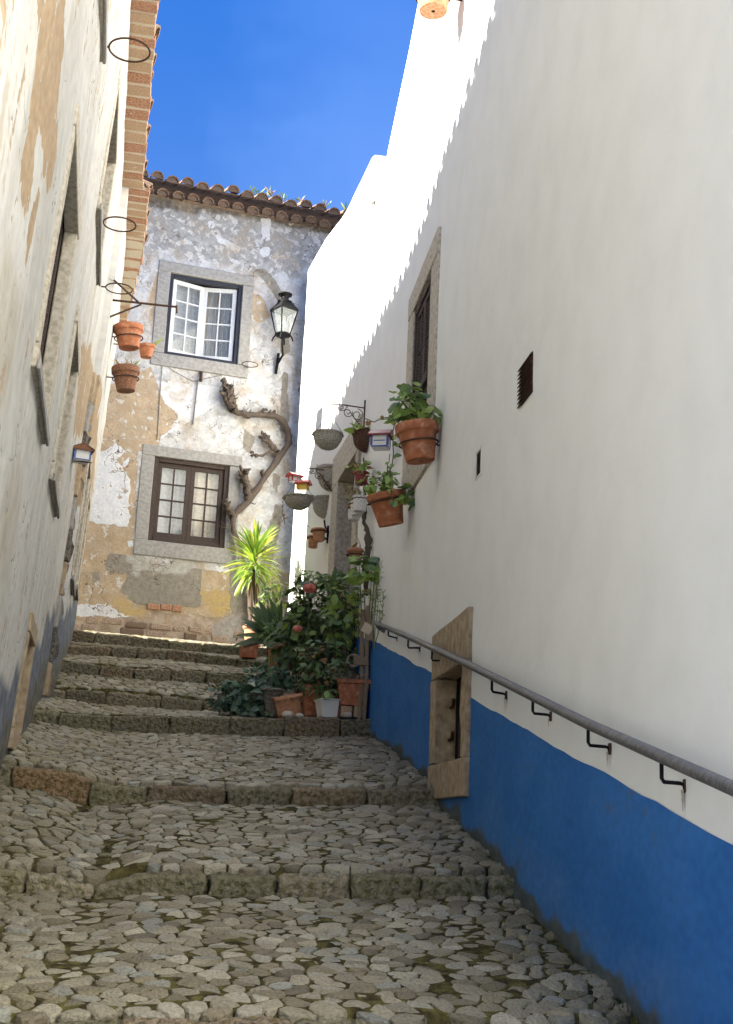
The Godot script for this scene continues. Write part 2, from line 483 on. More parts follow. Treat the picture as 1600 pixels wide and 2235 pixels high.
# soft masks of shapes in wall coordinates, drawn small and enlarged
func paint(w: int, h: int, r: Rect2, polys: Array, soft := 8) -> PackedByteArray:
	var sw := w / 4
	var sh := h / 4
	var im := Image.create(sw, sh, false, Image.FORMAT_L8)
	for p: PackedVector2Array in polys:
		var q := PackedVector2Array()
		var lo := Vector2(1e9, 1e9)
		var hi := -lo
		for a in p:
			var b := Vector2((a.x - r.position.x) / r.size.x * sw, (1.0 - (a.y - r.position.y) / r.size.y) * sh)
			q.append(b)
			lo = lo.min(b); hi = hi.max(b)
		for y in range(maxi(0, int(lo.y)), mini(sh, int(hi.y) + 2)):
			for x in range(maxi(0, int(lo.x)), mini(sw, int(hi.x) + 2)):
				if Geometry2D.is_point_in_polygon(Vector2(x + 0.5, y + 0.5), q): im.set_pixel(x, y, Color.WHITE)
	im.resize(maxi(2, w / soft), maxi(2, h / soft), Image.INTERPOLATE_TRILINEAR)
	im.resize(w, h, Image.INTERPOLATE_CUBIC)
	return im.get_data()

func noise_bytes(w: int, h: int, freq: float, oct: int, seed_: int, stretch := Vector2.ONE) -> PackedByteArray:
	var f := FastNoiseLite.new()
	f.frequency = freq
	f.fractal_octaves = oct
	f.fractal_gain = 0.55
	f.seed = seed_
	var im := f.get_image(int(w / stretch.x), int(h / stretch.y), false, false, true)
	im.convert(Image.FORMAT_L8)
	im.resize(w, h, Image.INTERPOLATE_CUBIC)
	return im.get_data()

# thin broken lines where two noises meet: cracks in plaster
func cracks(w: int, h: int, freq: float, seed_: int, much: int) -> PackedByteArray:
	var a := noise_bytes(w, h, freq, 5, seed_)
	var b := noise_bytes(w, h, freq * 1.3, 2, seed_ + 1)
	var o := PackedByteArray()
	o.resize(w * h)
	for i in w * h:
		if absi(a[i] - 128) <= 1 and b[i] > 255 - much: o[i] = 200
	return o

func dim(m: PackedByteArray, f: float) -> PackedByteArray:
	var o := m.duplicate()
	for i in o.size(): o[i] = int(o[i] * f)
	return o

func step01(a: float, b: float, x: float) -> float:
	var t := (x - a) / (b - a)
	t = 0.0 if t < 0.0 else (1.0 if t > 1.0 else t)
	return t * t * (3.0 - 2.0 * t)

# layered paint and plaster: each layer is [mask, noise a, noise b, roughening, colour 1, colour 2, height]
func plaster(w: int, h: int, base: Array, base_noise: PackedByteArray, tone: PackedByteArray, layers: Array, bump_cm: float) -> StandardMaterial3D:
	var px := PackedByteArray()
	px.resize(w * h * 3)
	var ht := PackedByteArray()
	ht.resize(w * h)
	var b0: Color = base[0]
	var b1: Color = base[1]
	var n := w * h
	var r := PackedFloat32Array(); r.resize(n)
	var g := PackedFloat32Array(); g.resize(n)
	var b := PackedFloat32Array(); b.resize(n)
	var z := PackedFloat32Array(); z.resize(n)
	var lo: float = base[2]
	var hi: float = base[3]
	for i in n:
		var t := step01(lo, hi, base_noise[i] / 255.0)
		r[i] = b0.r + (b1.r - b0.r) * t
		g[i] = b0.g + (b1.g - b0.g) * t
		b[i] = b0.b + (b1.b - b0.b) * t
		z[i] = 0.8 + 0.2 * t
	for l in layers:
		var mk: PackedByteArray = l[0]
		var na: PackedByteArray = l[1]
		var nb: PackedByteArray = l[2]
		var am: float = l[3]
		var c0: Color = l[4]
		var c1: Color = l[5]
		var hz: float = l[6]
		var edge: float = l[7] if l.size() > 7 else 0.04
		for i in n:
			var m := mk[i]
			if m < 8 and am < 1.0: continue
			var k := m / 255.0 + am * (na[i] / 255.0 - 0.5) + am * 0.5 * (nb[i] / 255.0 - 0.5)
			if k < 0.5 - edge: continue
			var a := (k - 0.5 + edge) / (2.0 * edge)
			if a > 1.0: a = 1.0
			var t := nb[i] / 255.0
			t = 0.0 if t < 0.25 else (1.0 if t > 0.75 else (t - 0.25) * 2.0)
			r[i] += (c0.r + (c1.r - c0.r) * t - r[i]) * a
			g[i] += (c0.g + (c1.g - c0.g) * t - g[i]) * a
			b[i] += (c0.b + (c1.b - c0.b) * t - b[i]) * a
			if hz >= 0.0: z[i] += (hz - z[i]) * a
	for i in n:
		var t := 0.86 + 0.28 * (tone[i] / 255.0)
		px[i * 3] = int(clampf(pow(r[i] * t, 0.4545) * 255.0, 0, 255))
		px[i * 3 + 1] = int(clampf(pow(g[i] * t, 0.4545) * 255.0, 0, 255))
		px[i * 3 + 2] = int(clampf(pow(b[i] * t, 0.4545) * 255.0, 0, 255))
		ht[i] = int(clampf(z[i] * 200.0 + (tone[i] - 128) * 0.14, 0, 255))
	var m := StandardMaterial3D.new()
	m.albedo_texture = ImageTexture.create_from_image(Image.create_from_data(w, h, false, Image.FORMAT_RGB8, px))
	m.roughness = 0.92
	m.metallic_specular = 0.25
	m.heightmap_enabled = true
	m.heightmap_texture = ImageTexture.create_from_image(Image.create_from_data(w, h, false, Image.FORMAT_L8, ht))
	m.heightmap_scale = bump_cm
	m.texture_repeat = false
	return m

func back_plaster(r: Rect2) -> StandardMaterial3D:
	var w := 960
	var h := 1600
	var na := noise_bytes(w, h, 0.012, 5, 101)
	var nb := noise_bytes(w, h, 0.045, 4, 102)
	var nc := noise_bytes(w, h, 0.10, 3, 103)
	var nf := noise_bytes(w, h, 0.022, 7, 104)
	var ng := noise_bytes(w, h, 0.016, 7, 105)
	var nh := noise_bytes(w, h, 0.009, 7, 106)
	var nk := noise_bytes(w, h, 0.03, 6, 107)
	var everywhere := PackedByteArray()
	everywhere.resize(w * h)
	everywhere.fill(82)
	var weather := paint(w, h, r, [
		PackedVector2Array([Vector2(0.213, 10.924), Vector2(3.694, 11.052), Vector2(3.154, 10.021), Vector2(2.742, 9.642), Vector2(2.175, 9.611), Vector2(1.545, 9.64), Vector2(1.067, 9.623), Vector2(0.602, 9.534), Vector2(0.364, 9.201)])], 40)
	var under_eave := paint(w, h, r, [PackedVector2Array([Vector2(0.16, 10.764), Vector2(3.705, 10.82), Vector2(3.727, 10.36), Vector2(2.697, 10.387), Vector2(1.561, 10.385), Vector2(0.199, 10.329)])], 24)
	var ochre := paint(w, h, r, [
		PackedVector2Array([Vector2(-0.36, 7.275), Vector2(0.191, 7.495), Vector2(0.743, 7.857), Vector2(0.869, 7.53), Vector2(0.983, 7.341), Vector2(1.205, 7.202), Vector2(1.111, 6.983), Vector2(0.957, 6.859), Vector2(0.945, 6.621), Vector2(0.657, 6.581), Vector2(0.724, 5.077), Vector2(0.986, 4.976), Vector2(2.215, 5.007), Vector2(2.421, 3.921), Vector2(-0.19, 3.7)]),
		PackedVector2Array([Vector2(0.718, 9.339), Vector2(0.843, 9.218), Vector2(0.787, 8.921), Vector2(0.685, 8.548), Vector2(0.609, 8.818), Vector2(0.67, 9.115)]),
		PackedVector2Array([Vector2(2.13, 9.234), Vector2(2.308, 9.193), Vector2(2.445, 8.924), Vector2(2.265, 8.784), Vector2(2.141, 8.871)]),
		PackedVector2Array([Vector2(2.574, 5.111), Vector2(3.014, 5.09), Vector2(3.046, 4.562), Vector2(2.613, 4.521)])])
	var white_patch := paint(w, h, r, [
		PackedVector2Array([Vector2(0.122, 6.509), Vector2(0.427, 6.65), Vector2(0.382, 6.444), Vector2(0.6, 6.14), Vector2(0.612, 5.498), Vector2(0.062, 5.486), Vector2(0.075, 6.008)]),
		PackedVector2Array([Vector2(0.342, 6.672), Vector2(0.48, 6.557), Vector2(0.426, 6.45), Vector2(0.31, 6.534)]), PackedVector2Array([Vector2(0.466, 6.422), Vector2(0.569, 6.483), Vector2(0.525, 6.33), Vector2(0.449, 6.333)]),
		PackedVector2Array([Vector2(0.018, 4.338), Vector2(0.32, 4.379), Vector2(0.893, 4.219), Vector2(0.777, 4.12), Vector2(0.427, 4.22), Vector2(0.036, 4.152)]),
		PackedVector2Array([Vector2(0.617, 5.291), Vector2(0.716, 5.315), Vector2(0.724, 5.225), Vector2(0.638, 5.203)]), PackedVector2Array([Vector2(1.881, 5.07), Vector2(2.079, 5.059), Vector2(2.018, 4.986), Vector2(1.874, 4.985)])])
	var smooth := paint(w, h, r, [
		PackedVector2Array([Vector2(1.514, 10.063), Vector2(1.585, 10.054), Vector2(1.928, 9.935), Vector2(1.891, 9.869), Vector2(1.557, 9.952)]), PackedVector2Array([Vector2(2.189, 10.475), Vector2(2.346, 10.484), Vector2(2.34, 10.128), Vector2(2.228, 10.106)]),
		PackedVector2Array([Vector2(2.207, 9.989), Vector2(2.346, 10.031), Vector2(2.368, 9.908), Vector2(2.267, 9.836), Vector2(2.192, 9.897)]), PackedVector2Array([Vector2(1.375, 10.258), Vector2(1.486, 10.265), Vector2(1.507, 10.165), Vector2(1.404, 10.145)]),
		PackedVector2Array([Vector2(2.607, 8.37), Vector2(2.818, 8.368), Vector2(2.868, 8.124), Vector2(2.701, 7.989), Vector2(2.606, 8.154)]), PackedVector2Array([Vector2(0.825, 7.662), Vector2(1.756, 7.701), Vector2(1.773, 7.459), Vector2(0.931, 6.788)])])
	var cement := paint(w, h, r, [
		PackedVector2Array([Vector2(2.681, 8.08), Vector2(2.766, 8.071), Vector2(2.771, 7.75), Vector2(2.82, 7.403), Vector2(2.772, 7.044), Vector2(2.699, 7.104), Vector2(2.656, 7.804)]),
		PackedVector2Array([Vector2(2.141, 9.605), Vector2(2.278, 9.667), Vector2(2.464, 9.516), Vector2(2.637, 9.252), Vector2(2.574, 9.13), Vector2(2.443, 9.291), Vector2(2.289, 9.484)]),
		PackedVector2Array([Vector2(2.149, 7.131), Vector2(2.347, 7.02), Vector2(2.262, 6.765), Vector2(2.154, 6.854)]), PackedVector2Array([Vector2(2.575, 8.873), Vector2(2.73, 8.9), Vector2(2.76, 8.395), Vector2(2.621, 8.372)]),
		PackedVector2Array([Vector2(0.574, 4.996), Vector2(1.689, 5.017), Vector2(1.731, 4.47), Vector2(0.845, 4.417), Vector2(0.593, 4.583), Vector2(0.675, 4.782)]),
		PackedVector2Array([Vector2(0.398, 5.086), Vector2(0.66, 5.089), Vector2(0.622, 4.809), Vector2(0.401, 4.85), Vector2(0.35, 4.927)]), PackedVector2Array([Vector2(0.189, 4.796), Vector2(0.278, 4.83), Vector2(0.322, 4.695), Vector2(0.218, 4.685)]),
		PackedVector2Array([Vector2(2.682, 6.065), Vector2(2.806, 6.046), Vector2(2.775, 5.669), Vector2(2.674, 5.121), Vector2(2.641, 4.59), Vector2(2.509, 4.577), Vector2(2.532, 5.239)]),
		PackedVector2Array([Vector2(2.638, 6.54), Vector2(2.738, 6.484), Vector2(2.699, 6.238), Vector2(2.624, 6.331)]), PackedVector2Array([Vector2(2.079, 5.059), Vector2(2.38, 5.024), Vector2(2.441, 4.116), Vector2(2.176, 4.157)])], 6)
	var yellow := paint(w, h, r, [
		PackedVector2Array([Vector2(0.574, 4.518), Vector2(0.684, 4.465), Vector2(0.788, 4.348), Vector2(0.979, 4.316), Vector2(0.988, 4.209), Vector2(0.673, 4.243), Vector2(0.536, 4.387)]),
		PackedVector2Array([Vector2(1.919, 4.553), Vector2(2.116, 4.539), Vector2(2.093, 4.407), Vector2(1.869, 4.354)]), PackedVector2Array([Vector2(1.714, 4.694), Vector2(2.107, 4.668), Vector2(2.125, 4.41), Vector2(1.733, 4.438)])], 24)
	var rubble := paint(w, h, r, [
		PackedVector2Array([Vector2(-0.057, 4.175), Vector2(0.37, 4.171), Vector2(1.042, 4.309), Vector2(1.614, 4.311), Vector2(2.386, 4.435), Vector2(2.565, 3.74), Vector2(-0.053, 3.528)])], 20)
	var grey_low := paint(w, h, r, [PackedVector2Array([Vector2(2, 4.334), Vector2(2.417, 4.47), Vector2(2.556, 3.868), Vector2(1.781, 3.803)])], 30)
	var damp := paint(w, h, r, [PackedVector2Array([Vector2(0.792, 5.019), Vector2(1.621, 5.062), Vector2(1.694, 4.953), Vector2(0.801, 4.924)]), PackedVector2Array([Vector2(0.662, 5.07), Vector2(0.978, 5.072), Vector2(0.812, 4.796)])], 20)
	return plaster(w, h, [Color(0.48, 0.482, 0.485), Color(0.625, 0.63, 0.635), 0.25, 0.75], nf, nc, [
		[everywhere, ng, nf, 1.5, Color(0.36, 0.355, 0.345), Color(0.45, 0.445, 0.43), 0.72, 0.25],
		[everywhere, nh, nb, 1.3, Color(0.50, 0.44, 0.38), Color(0.56, 0.52, 0.48), -1.0, 0.3],
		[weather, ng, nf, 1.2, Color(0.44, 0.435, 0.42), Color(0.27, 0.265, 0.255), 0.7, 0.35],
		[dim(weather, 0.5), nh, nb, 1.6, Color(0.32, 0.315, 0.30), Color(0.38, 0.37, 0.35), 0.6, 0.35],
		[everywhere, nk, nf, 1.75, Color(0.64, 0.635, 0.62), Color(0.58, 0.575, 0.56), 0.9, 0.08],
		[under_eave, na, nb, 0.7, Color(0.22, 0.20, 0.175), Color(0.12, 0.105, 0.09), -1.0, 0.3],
		[smooth, na, nb, 0.15, Color(0.66, 0.66, 0.66), Color(0.69, 0.69, 0.69), 0.95, 0.03],
		[ochre, na, ng, 1.0, Color(0.43, 0.315, 0.205), Color(0.53, 0.415, 0.29), 0.45, 0.02],
		[dim(ochre, 0.55), nh, nk, 1.5, Color(0.39, 0.30, 0.20), Color(0.45, 0.37, 0.27), -1.0, 0.5],
		[dim(ochre, 0.14), nk, nf, 1.5, Color(0.62, 0.60, 0.56), Color(0.56, 0.53, 0.48), 0.8, 0.05],
		[yellow, na, nb, 0.9, Color(0.50, 0.37, 0.16), Color(0.47, 0.35, 0.19), 0.45, 0.3],
		[white_patch, ng, nf, 1.2, Color(0.72, 0.725, 0.74), Color(0.62, 0.63, 0.66), 0.95, 0.02],
		[cement, ng, nb, 0.7, Color(0.25, 0.225, 0.185), Color(0.31, 0.285, 0.24), 0.75, 0.03],
		[damp, na, nb, 0.9, Color(0.48, 0.47, 0.44), Color(0.40, 0.38, 0.34), -1.0, 0.2],
		[rubble, ng, nf, 1.3, Color(0.33, 0.25, 0.185), Color(0.47, 0.39, 0.31), 0.2, 0.1],
		[cracks(w, h, 0.005, 131, 120), na, nb, 0.2, Color(0.16, 0.12, 0.085), Color(0.24, 0.19, 0.15), 0.1, 0.2],
		[cracks(w, h, 0.009, 141, 95), na, nb, 0.2, Color(0.22, 0.18, 0.14), Color(0.30, 0.26, 0.22), 0.2, 0.2],
		[grey_low, na, nb, 0.7, Color(0.40, 0.37, 0.35), Color(0.30, 0.28, 0.27), -1.0, 0.3],
	], 1.3)

func left_plaster(r: Rect2) -> StandardMaterial3D:
	var w := 1600
	var h := 1040
	var na := noise_bytes(w, h, 0.012, 5, 111)
	var nb := noise_bytes(w, h, 0.04, 4, 112)
	var nc := noise_bytes(w, h, 0.10, 3, 113)
	var runs := noise_bytes(w, h, 0.012, 4, 114, Vector2(1, 7))
	var runs2 := noise_bytes(w, h, 0.022, 6, 115, Vector2(1, 4))
	var ochre := paint(w, h, r, [
		PackedVector2Array([Vector2(4.239, 4.528), Vector2(5.043, 5.095), Vector2(5.359, 5.027), Vector2(5.452, 4.846), Vector2(5.724, 4.687), Vector2(5.749, 4.482), Vector2(5.327, 4.356), Vector2(4.724, 4.405)]),
		PackedVector2Array([Vector2(4.566, 4.309), Vector2(4.405, 4.486), Vector2(4.865, 4.49), Vector2(4.935, 4.254), Vector2(5.046, 4.102), Vector2(4.937, 3.943), Vector2(4.621, 4.023)]),
		PackedVector2Array([Vector2(5.241, 4.222), Vector2(5.318, 4.306), Vector2(5.387, 4.184), Vector2(5.344, 3.964), Vector2(5.256, 3.903), Vector2(5.119, 4.031)]),
		PackedVector2Array([Vector2(9.937, 5.245), Vector2(11.387, 5.805), Vector2(13.801, 6.134), Vector2(13.007, 5.368), Vector2(10.683, 4.73), Vector2(10.567, 5.104)]),
		PackedVector2Array([Vector2(11.775, 4.784), Vector2(13.689, 5.884), Vector2(15.701, 5.56), Vector2(16.672, 4.154), Vector2(15.3, 3.887)])], 10)
	var brown := paint(w, h, r, [
		PackedVector2Array([Vector2(5.829, 2.999), Vector2(6.511, 3.363), Vector2(6.47, 3.598), Vector2(6.979, 2.974), Vector2(7.061, 2.484)]), PackedVector2Array([Vector2(4.466, 3.568), Vector2(4.662, 3.81), Vector2(5.379, 3.676), Vector2(5.956, 3.209), Vector2(5.7, 3.052)])], 60)
	var lines_ := paint(w, h, r, [], 20)
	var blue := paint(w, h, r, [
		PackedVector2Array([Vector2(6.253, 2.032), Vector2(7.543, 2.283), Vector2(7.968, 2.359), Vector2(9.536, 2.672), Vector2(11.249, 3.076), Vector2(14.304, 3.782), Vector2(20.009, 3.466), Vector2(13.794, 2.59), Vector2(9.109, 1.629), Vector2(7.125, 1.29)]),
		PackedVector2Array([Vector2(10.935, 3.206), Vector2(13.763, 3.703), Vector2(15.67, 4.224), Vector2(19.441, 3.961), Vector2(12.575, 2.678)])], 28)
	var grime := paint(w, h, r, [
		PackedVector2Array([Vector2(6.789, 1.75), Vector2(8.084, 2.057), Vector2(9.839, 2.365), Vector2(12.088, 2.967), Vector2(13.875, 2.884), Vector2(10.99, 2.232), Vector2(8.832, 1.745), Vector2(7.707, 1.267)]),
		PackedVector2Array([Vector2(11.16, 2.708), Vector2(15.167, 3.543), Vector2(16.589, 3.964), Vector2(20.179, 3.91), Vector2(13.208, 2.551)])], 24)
	return plaster(w, h, [Color(0.50, 0.49, 0.455), Color(0.575, 0.57, 0.54), 0.3, 0.65], runs, nb, [
		[brown, runs, na, 0.9, Color(0.43, 0.40, 0.33), Color(0.50, 0.475, 0.42), -1.0, 0.3],
		[lines_, runs, nb, 1.7, Color(0.50, 0.45, 0.37), Color(0.42, 0.39, 0.34), 0.7, 0.12],
		[ochre, runs2, nc, 1.5, Color(0.37, 0.265, 0.16), Color(0.43, 0.33, 0.22), 0.45, 0.03],
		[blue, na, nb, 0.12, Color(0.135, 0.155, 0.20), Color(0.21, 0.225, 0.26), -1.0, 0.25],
		[cracks(w, h, 0.006, 151, 90), na, nb, 0.2, Color(0.24, 0.21, 0.17), Color(0.34, 0.31, 0.27), 0.2, 0.2],
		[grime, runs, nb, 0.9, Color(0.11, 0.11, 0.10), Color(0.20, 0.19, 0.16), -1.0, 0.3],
	], 1.0)

# ------------------------------------------------------------------ the stepped ground
var STEPS := [
	[[-2.6, -9, -1.25, -1.25], [2, -9, -1.25, -1.25]],
	[[-1.6, 4.15, 1.01, 0.94], [-0.75, 4.15, 0.93, 0.86], [-0.2, 4.25, 0.955, 0.87], [0.4, 4.28, 0.965, 0.885], [1, 4.3, 0.945, 0.87], [1.7, 4.32, 0.955, 0.88]],
	[[-1.6, 6.45, 1.33, 1.24], [-0.925, 6.45, 1.314, 1.224], [-0.69, 6.45, 1.298, 1.223], [-0.493, 6.45, 1.247, 1.197], [-0.261, 6.47, 1.325, 1.235], [0.25, 6.5, 1.331, 1.241], [0.934, 6.47, 1.354, 1.259], [1.541, 6.41, 1.376, 1.286], [1.7, 6.4, 1.4, 1.31]],
	[[-1.7, 8.5, 1.93, 1.8], [-1.175, 8.6, 1.867, 1.737], [-0.898, 8.6, 1.846, 1.686], [-0.732, 8.6, 1.808, 1.638], [-0.602, 8.62, 1.774, 1.654], [-0.273, 8.68, 1.791, 1.701], [0.205, 8.7, 1.796, 1.696], [1.263, 8.63, 1.845, 1.745], [1.537, 8.58, 1.862, 1.752], [1.7, 8.56, 1.87, 1.76]],
	[[-1.9, 11.3, 2.46, 2.38], [-1.529, 11.4, 2.451, 2.361], [-1.221, 11.75, 2.44, 2.33], [-0.808, 12.05, 2.473, 2.328], [-0.211, 12.1, 2.509, 2.359], [0.441, 12.1, 2.519, 2.369], [1.609, 12, 2.578, 2.418], [1.7, 12, 2.59, 2.43]],
	[[-2, 12.75, 2.77, 2.71], [-1.61, 12.9, 2.757, 2.697], [-1.134, 13.1, 2.789, 2.659], [-0.345, 13.35, 2.792, 2.667], [0.131, 13.5, 2.766, 2.696], [0.9, 13.6, 2.8, 2.7], [1.7, 13.7, 2.85, 2.72]],
	[[-2.1, 13.9, 3.17, 3.06], [-1.528, 14, 3.16, 3.045], [-0.86, 14.2, 3.154, 3.044], [-0.219, 14.35, 3.188, 3.058], [0.137, 14.4, 3.168, 3.068], [0.8, 14.55, 3.2, 3.08], [1.7, 14.7, 3.2, 3.08]],
	[[-2.2, 15, 3.5, 3.38], [-1.648, 15.1, 3.495, 3.375], [-0.462, 15.35, 3.524, 3.404], [0.227, 15.5, 3.485, 3.4], [0.8, 15.65, 3.5, 3.4], [1.7, 15.8, 3.5, 3.4]],
	[[-9, 14.5, 3.8, 3.66], [-2.6, 15.82, 3.78, 3.64], [-1.666, 15.98, 3.769, 3.629], [-0.776, 16.2, 3.757, 3.637], [0.335, 16.45, 3.765, 3.65], [1, 16.6, 3.78, 3.66], [1.7, 16.75, 3.79, 3.67]],
	[[-9, 16, 3.975, 3.975], [-2.6, 17.31, 3.975, 3.975], [1.7, 18.2, 3.99, 3.99], [3, 18.5, 3.99, 3.99]]]
var step_tab := []

func build_step_tables() -> void:
	for st in STEPS:
		var t := [PackedFloat64Array(), PackedFloat64Array(), PackedFloat64Array(), PackedFloat64Array()]
		for nd in st:
			for k in 4: t[k].append(nd[k])
		step_tab.append(t)

func interp(t: Array, k: int, x: float) -> float:
	var xs: PackedFloat64Array = t[0]
	var ys: PackedFloat64Array = t[k]
	var n := xs.size()
	if x <= xs[0]: return ys[0]
	for i in range(1, n):
		if x <= xs[i]: return lerpf(ys[i - 1], ys[i], (x - xs[i - 1]) / (xs[i] - xs[i - 1]))
	return ys[n - 1]

func tread_h(i: int, x: float, z: float) -> float:
	var z0 := interp(step_tab[i], 1, x)
	var z1 := interp(step_tab[i + 1], 1, x)
	return lerpf(interp(step_tab[i], 2, x), interp(step_tab[i + 1], 3, x), clampf((z - z0) / (z1 - z0), 0, 1.2))

func ground_h(x: float, z: float) -> float:
	for i in step_tab.size() - 1:
		if z <= interp(step_tab[i + 1], 1, x) or i == step_tab.size() - 2: return tread_h(i, x, z)
	return 0.0

func on_ground(x: float, z: float) -> Vector3:
	return Vector3(x, ground_h(x, z), -z)

func left_x(z: float) -> float:
	return Lp(z, ground_h(-1.3, z), 0).x

func right_x(z: float) -> float:
	return Rp(z, 1, 0).x

func stone_tone(x: float, z: float) -> Color:
	var k := rng.randf()
	var c := Color(0.38, 0.335, 0.26)
	if k < 0.28: c = Color(0.45, 0.41, 0.34)
	elif k < 0.46: c = Color(0.285, 0.24, 0.17)
	elif k < 0.54: c = Color(0.36, 0.355, 0.325)
	elif k < 0.57: c = Color(0.52, 0.47, 0.38)
	elif k < 0.70: c = Color(0.22, 0.185, 0.13)
	c = c * rng.randf_range(0.66, 1.04) * Color(0.97, 1.0, 0.95)
	var rough_side := maxf(smoothstep(-0.25, -0.85, x), smoothstep(1.0, 1.4, x) * 0.8)
	var moss := clampf(rough_side * 0.75 + wob.get_noise_2d(x * 3.0 + 7, z * 3.0) * 0.9 - smoothstep(9.0, 12.5, z) * 0.1, 0, 1)
	var mossy := Color(0.21, 0.185, 0.095) * rng.randf_range(0.8, 1.3)
	c = c.lerp(mossy, moss * rng.randf_range(0.25, 0.8))
	c.a = 1.0
	return c

# one paving stone: a shrunk cell of the pattern with a worn, rounded top
func cobble_into(mb: MB, poly: PackedVector2Array, i_tread: int, gap: float, hgt: float) -> void:
	var cen := Vector2.ZERO
	for p in poly: cen += p
	cen /= poly.size()
	var sh := PackedVector2Array()
	for p in poly:
		var d := p - cen
		sh.append(cen + d * maxf(0.35, 1.0 - gap / maxf(d.length(), 0.01)))
	var q := PackedVector2Array()
	for k in sh.size():
		var a := sh[k]
		var b := sh[(k + 1) % sh.size()]
		if (b - a).length() < 0.014: q.append((a + b) / 2); continue
		q.append(a.lerp(b, 0.17)); q.append(a.lerp(b, 0.83))
	var m := q.size()
	if m < 4: return
	var tilt := Vector2(rng.randf_range(-0.1, 0.1), rng.randf_range(-0.05, 0.24))
	var base := mb.v.size()
	var rings := [[1.03, -0.035], [1.0, hgt * 0.1], [0.94, hgt * 0.74], [0.78, hgt * 0.97]]
	for rg in rings:
		for k in m:
			var p: Vector2 = cen + (q[k] - cen) * rg[0]
			var y: float = tread_h(i_tread, p.x, p.y) + rg[1] + (tilt.dot(p - cen) if rg[1] > 0 else 0.0) + rng.randf_range(-0.0016, 0.0016)
			mb.vert(Vector3(p.x, y, -p.y), Vector3.UP)
	var ci := mb.vert(Vector3(cen.x, tread_h(i_tread, cen.x, cen.y) + hgt * 1.03, -cen.y), Vector3.UP)
	var nr := rings.size()
	var f0 := mb.idx.size()
	# q runs clockwise or counter-clockwise in (x, z forward); find out which
	var area := 0.0
	for k in m: area += q[k].cross(q[(k + 1) % m])
	for j in nr:
		for k in m:
			var a := base + j * m + k
			var b := base + j * m + (k + 1) % m
			if j < nr - 1:
				if area > 0: mb.face(a, b, b + m); mb.face(a, b + m, a + m)
				else: mb.face(b, a, a + m); mb.face(b, a + m, b + m)
			else:
				if area > 0: mb.face(a, b, ci)
				else: mb.face(b, a, ci)
	for t in range(f0, mb.idx.size(), 3):
		var a := mb.idx[t]
		var b := mb.idx[t + 2]
		var c := mb.idx[t + 1]
		var nn := (mb.v[b] - mb.v[a]).cross(mb.v[c] - mb.v[a])
		mb.n[a] += nn * 2e3; mb.n[b] += nn * 2e3; mb.n[c] += nn * 2e3
	for k in range(base, mb.v.size()): mb.n[k] = (mb.n[k] - Vector3.UP * 0.999).normalized()

func clip_half(poly: PackedVector2Array, mid: Vector2, d: Vector2) -> PackedVector2Array:
	var out := PackedVector2Array()
	var n := poly.size()
	for k in n:
		var a := poly[k]
		var b := poly[(k + 1) % n]
		var da := (a - mid).dot(d)
		var db := (b - mid).dot(d)
		if da <= 0: out.append(a)
		if (da < 0 and db > 0) or (da > 0 and db < 0): out.append(a.lerp(b, da / (da - db)))
	return out

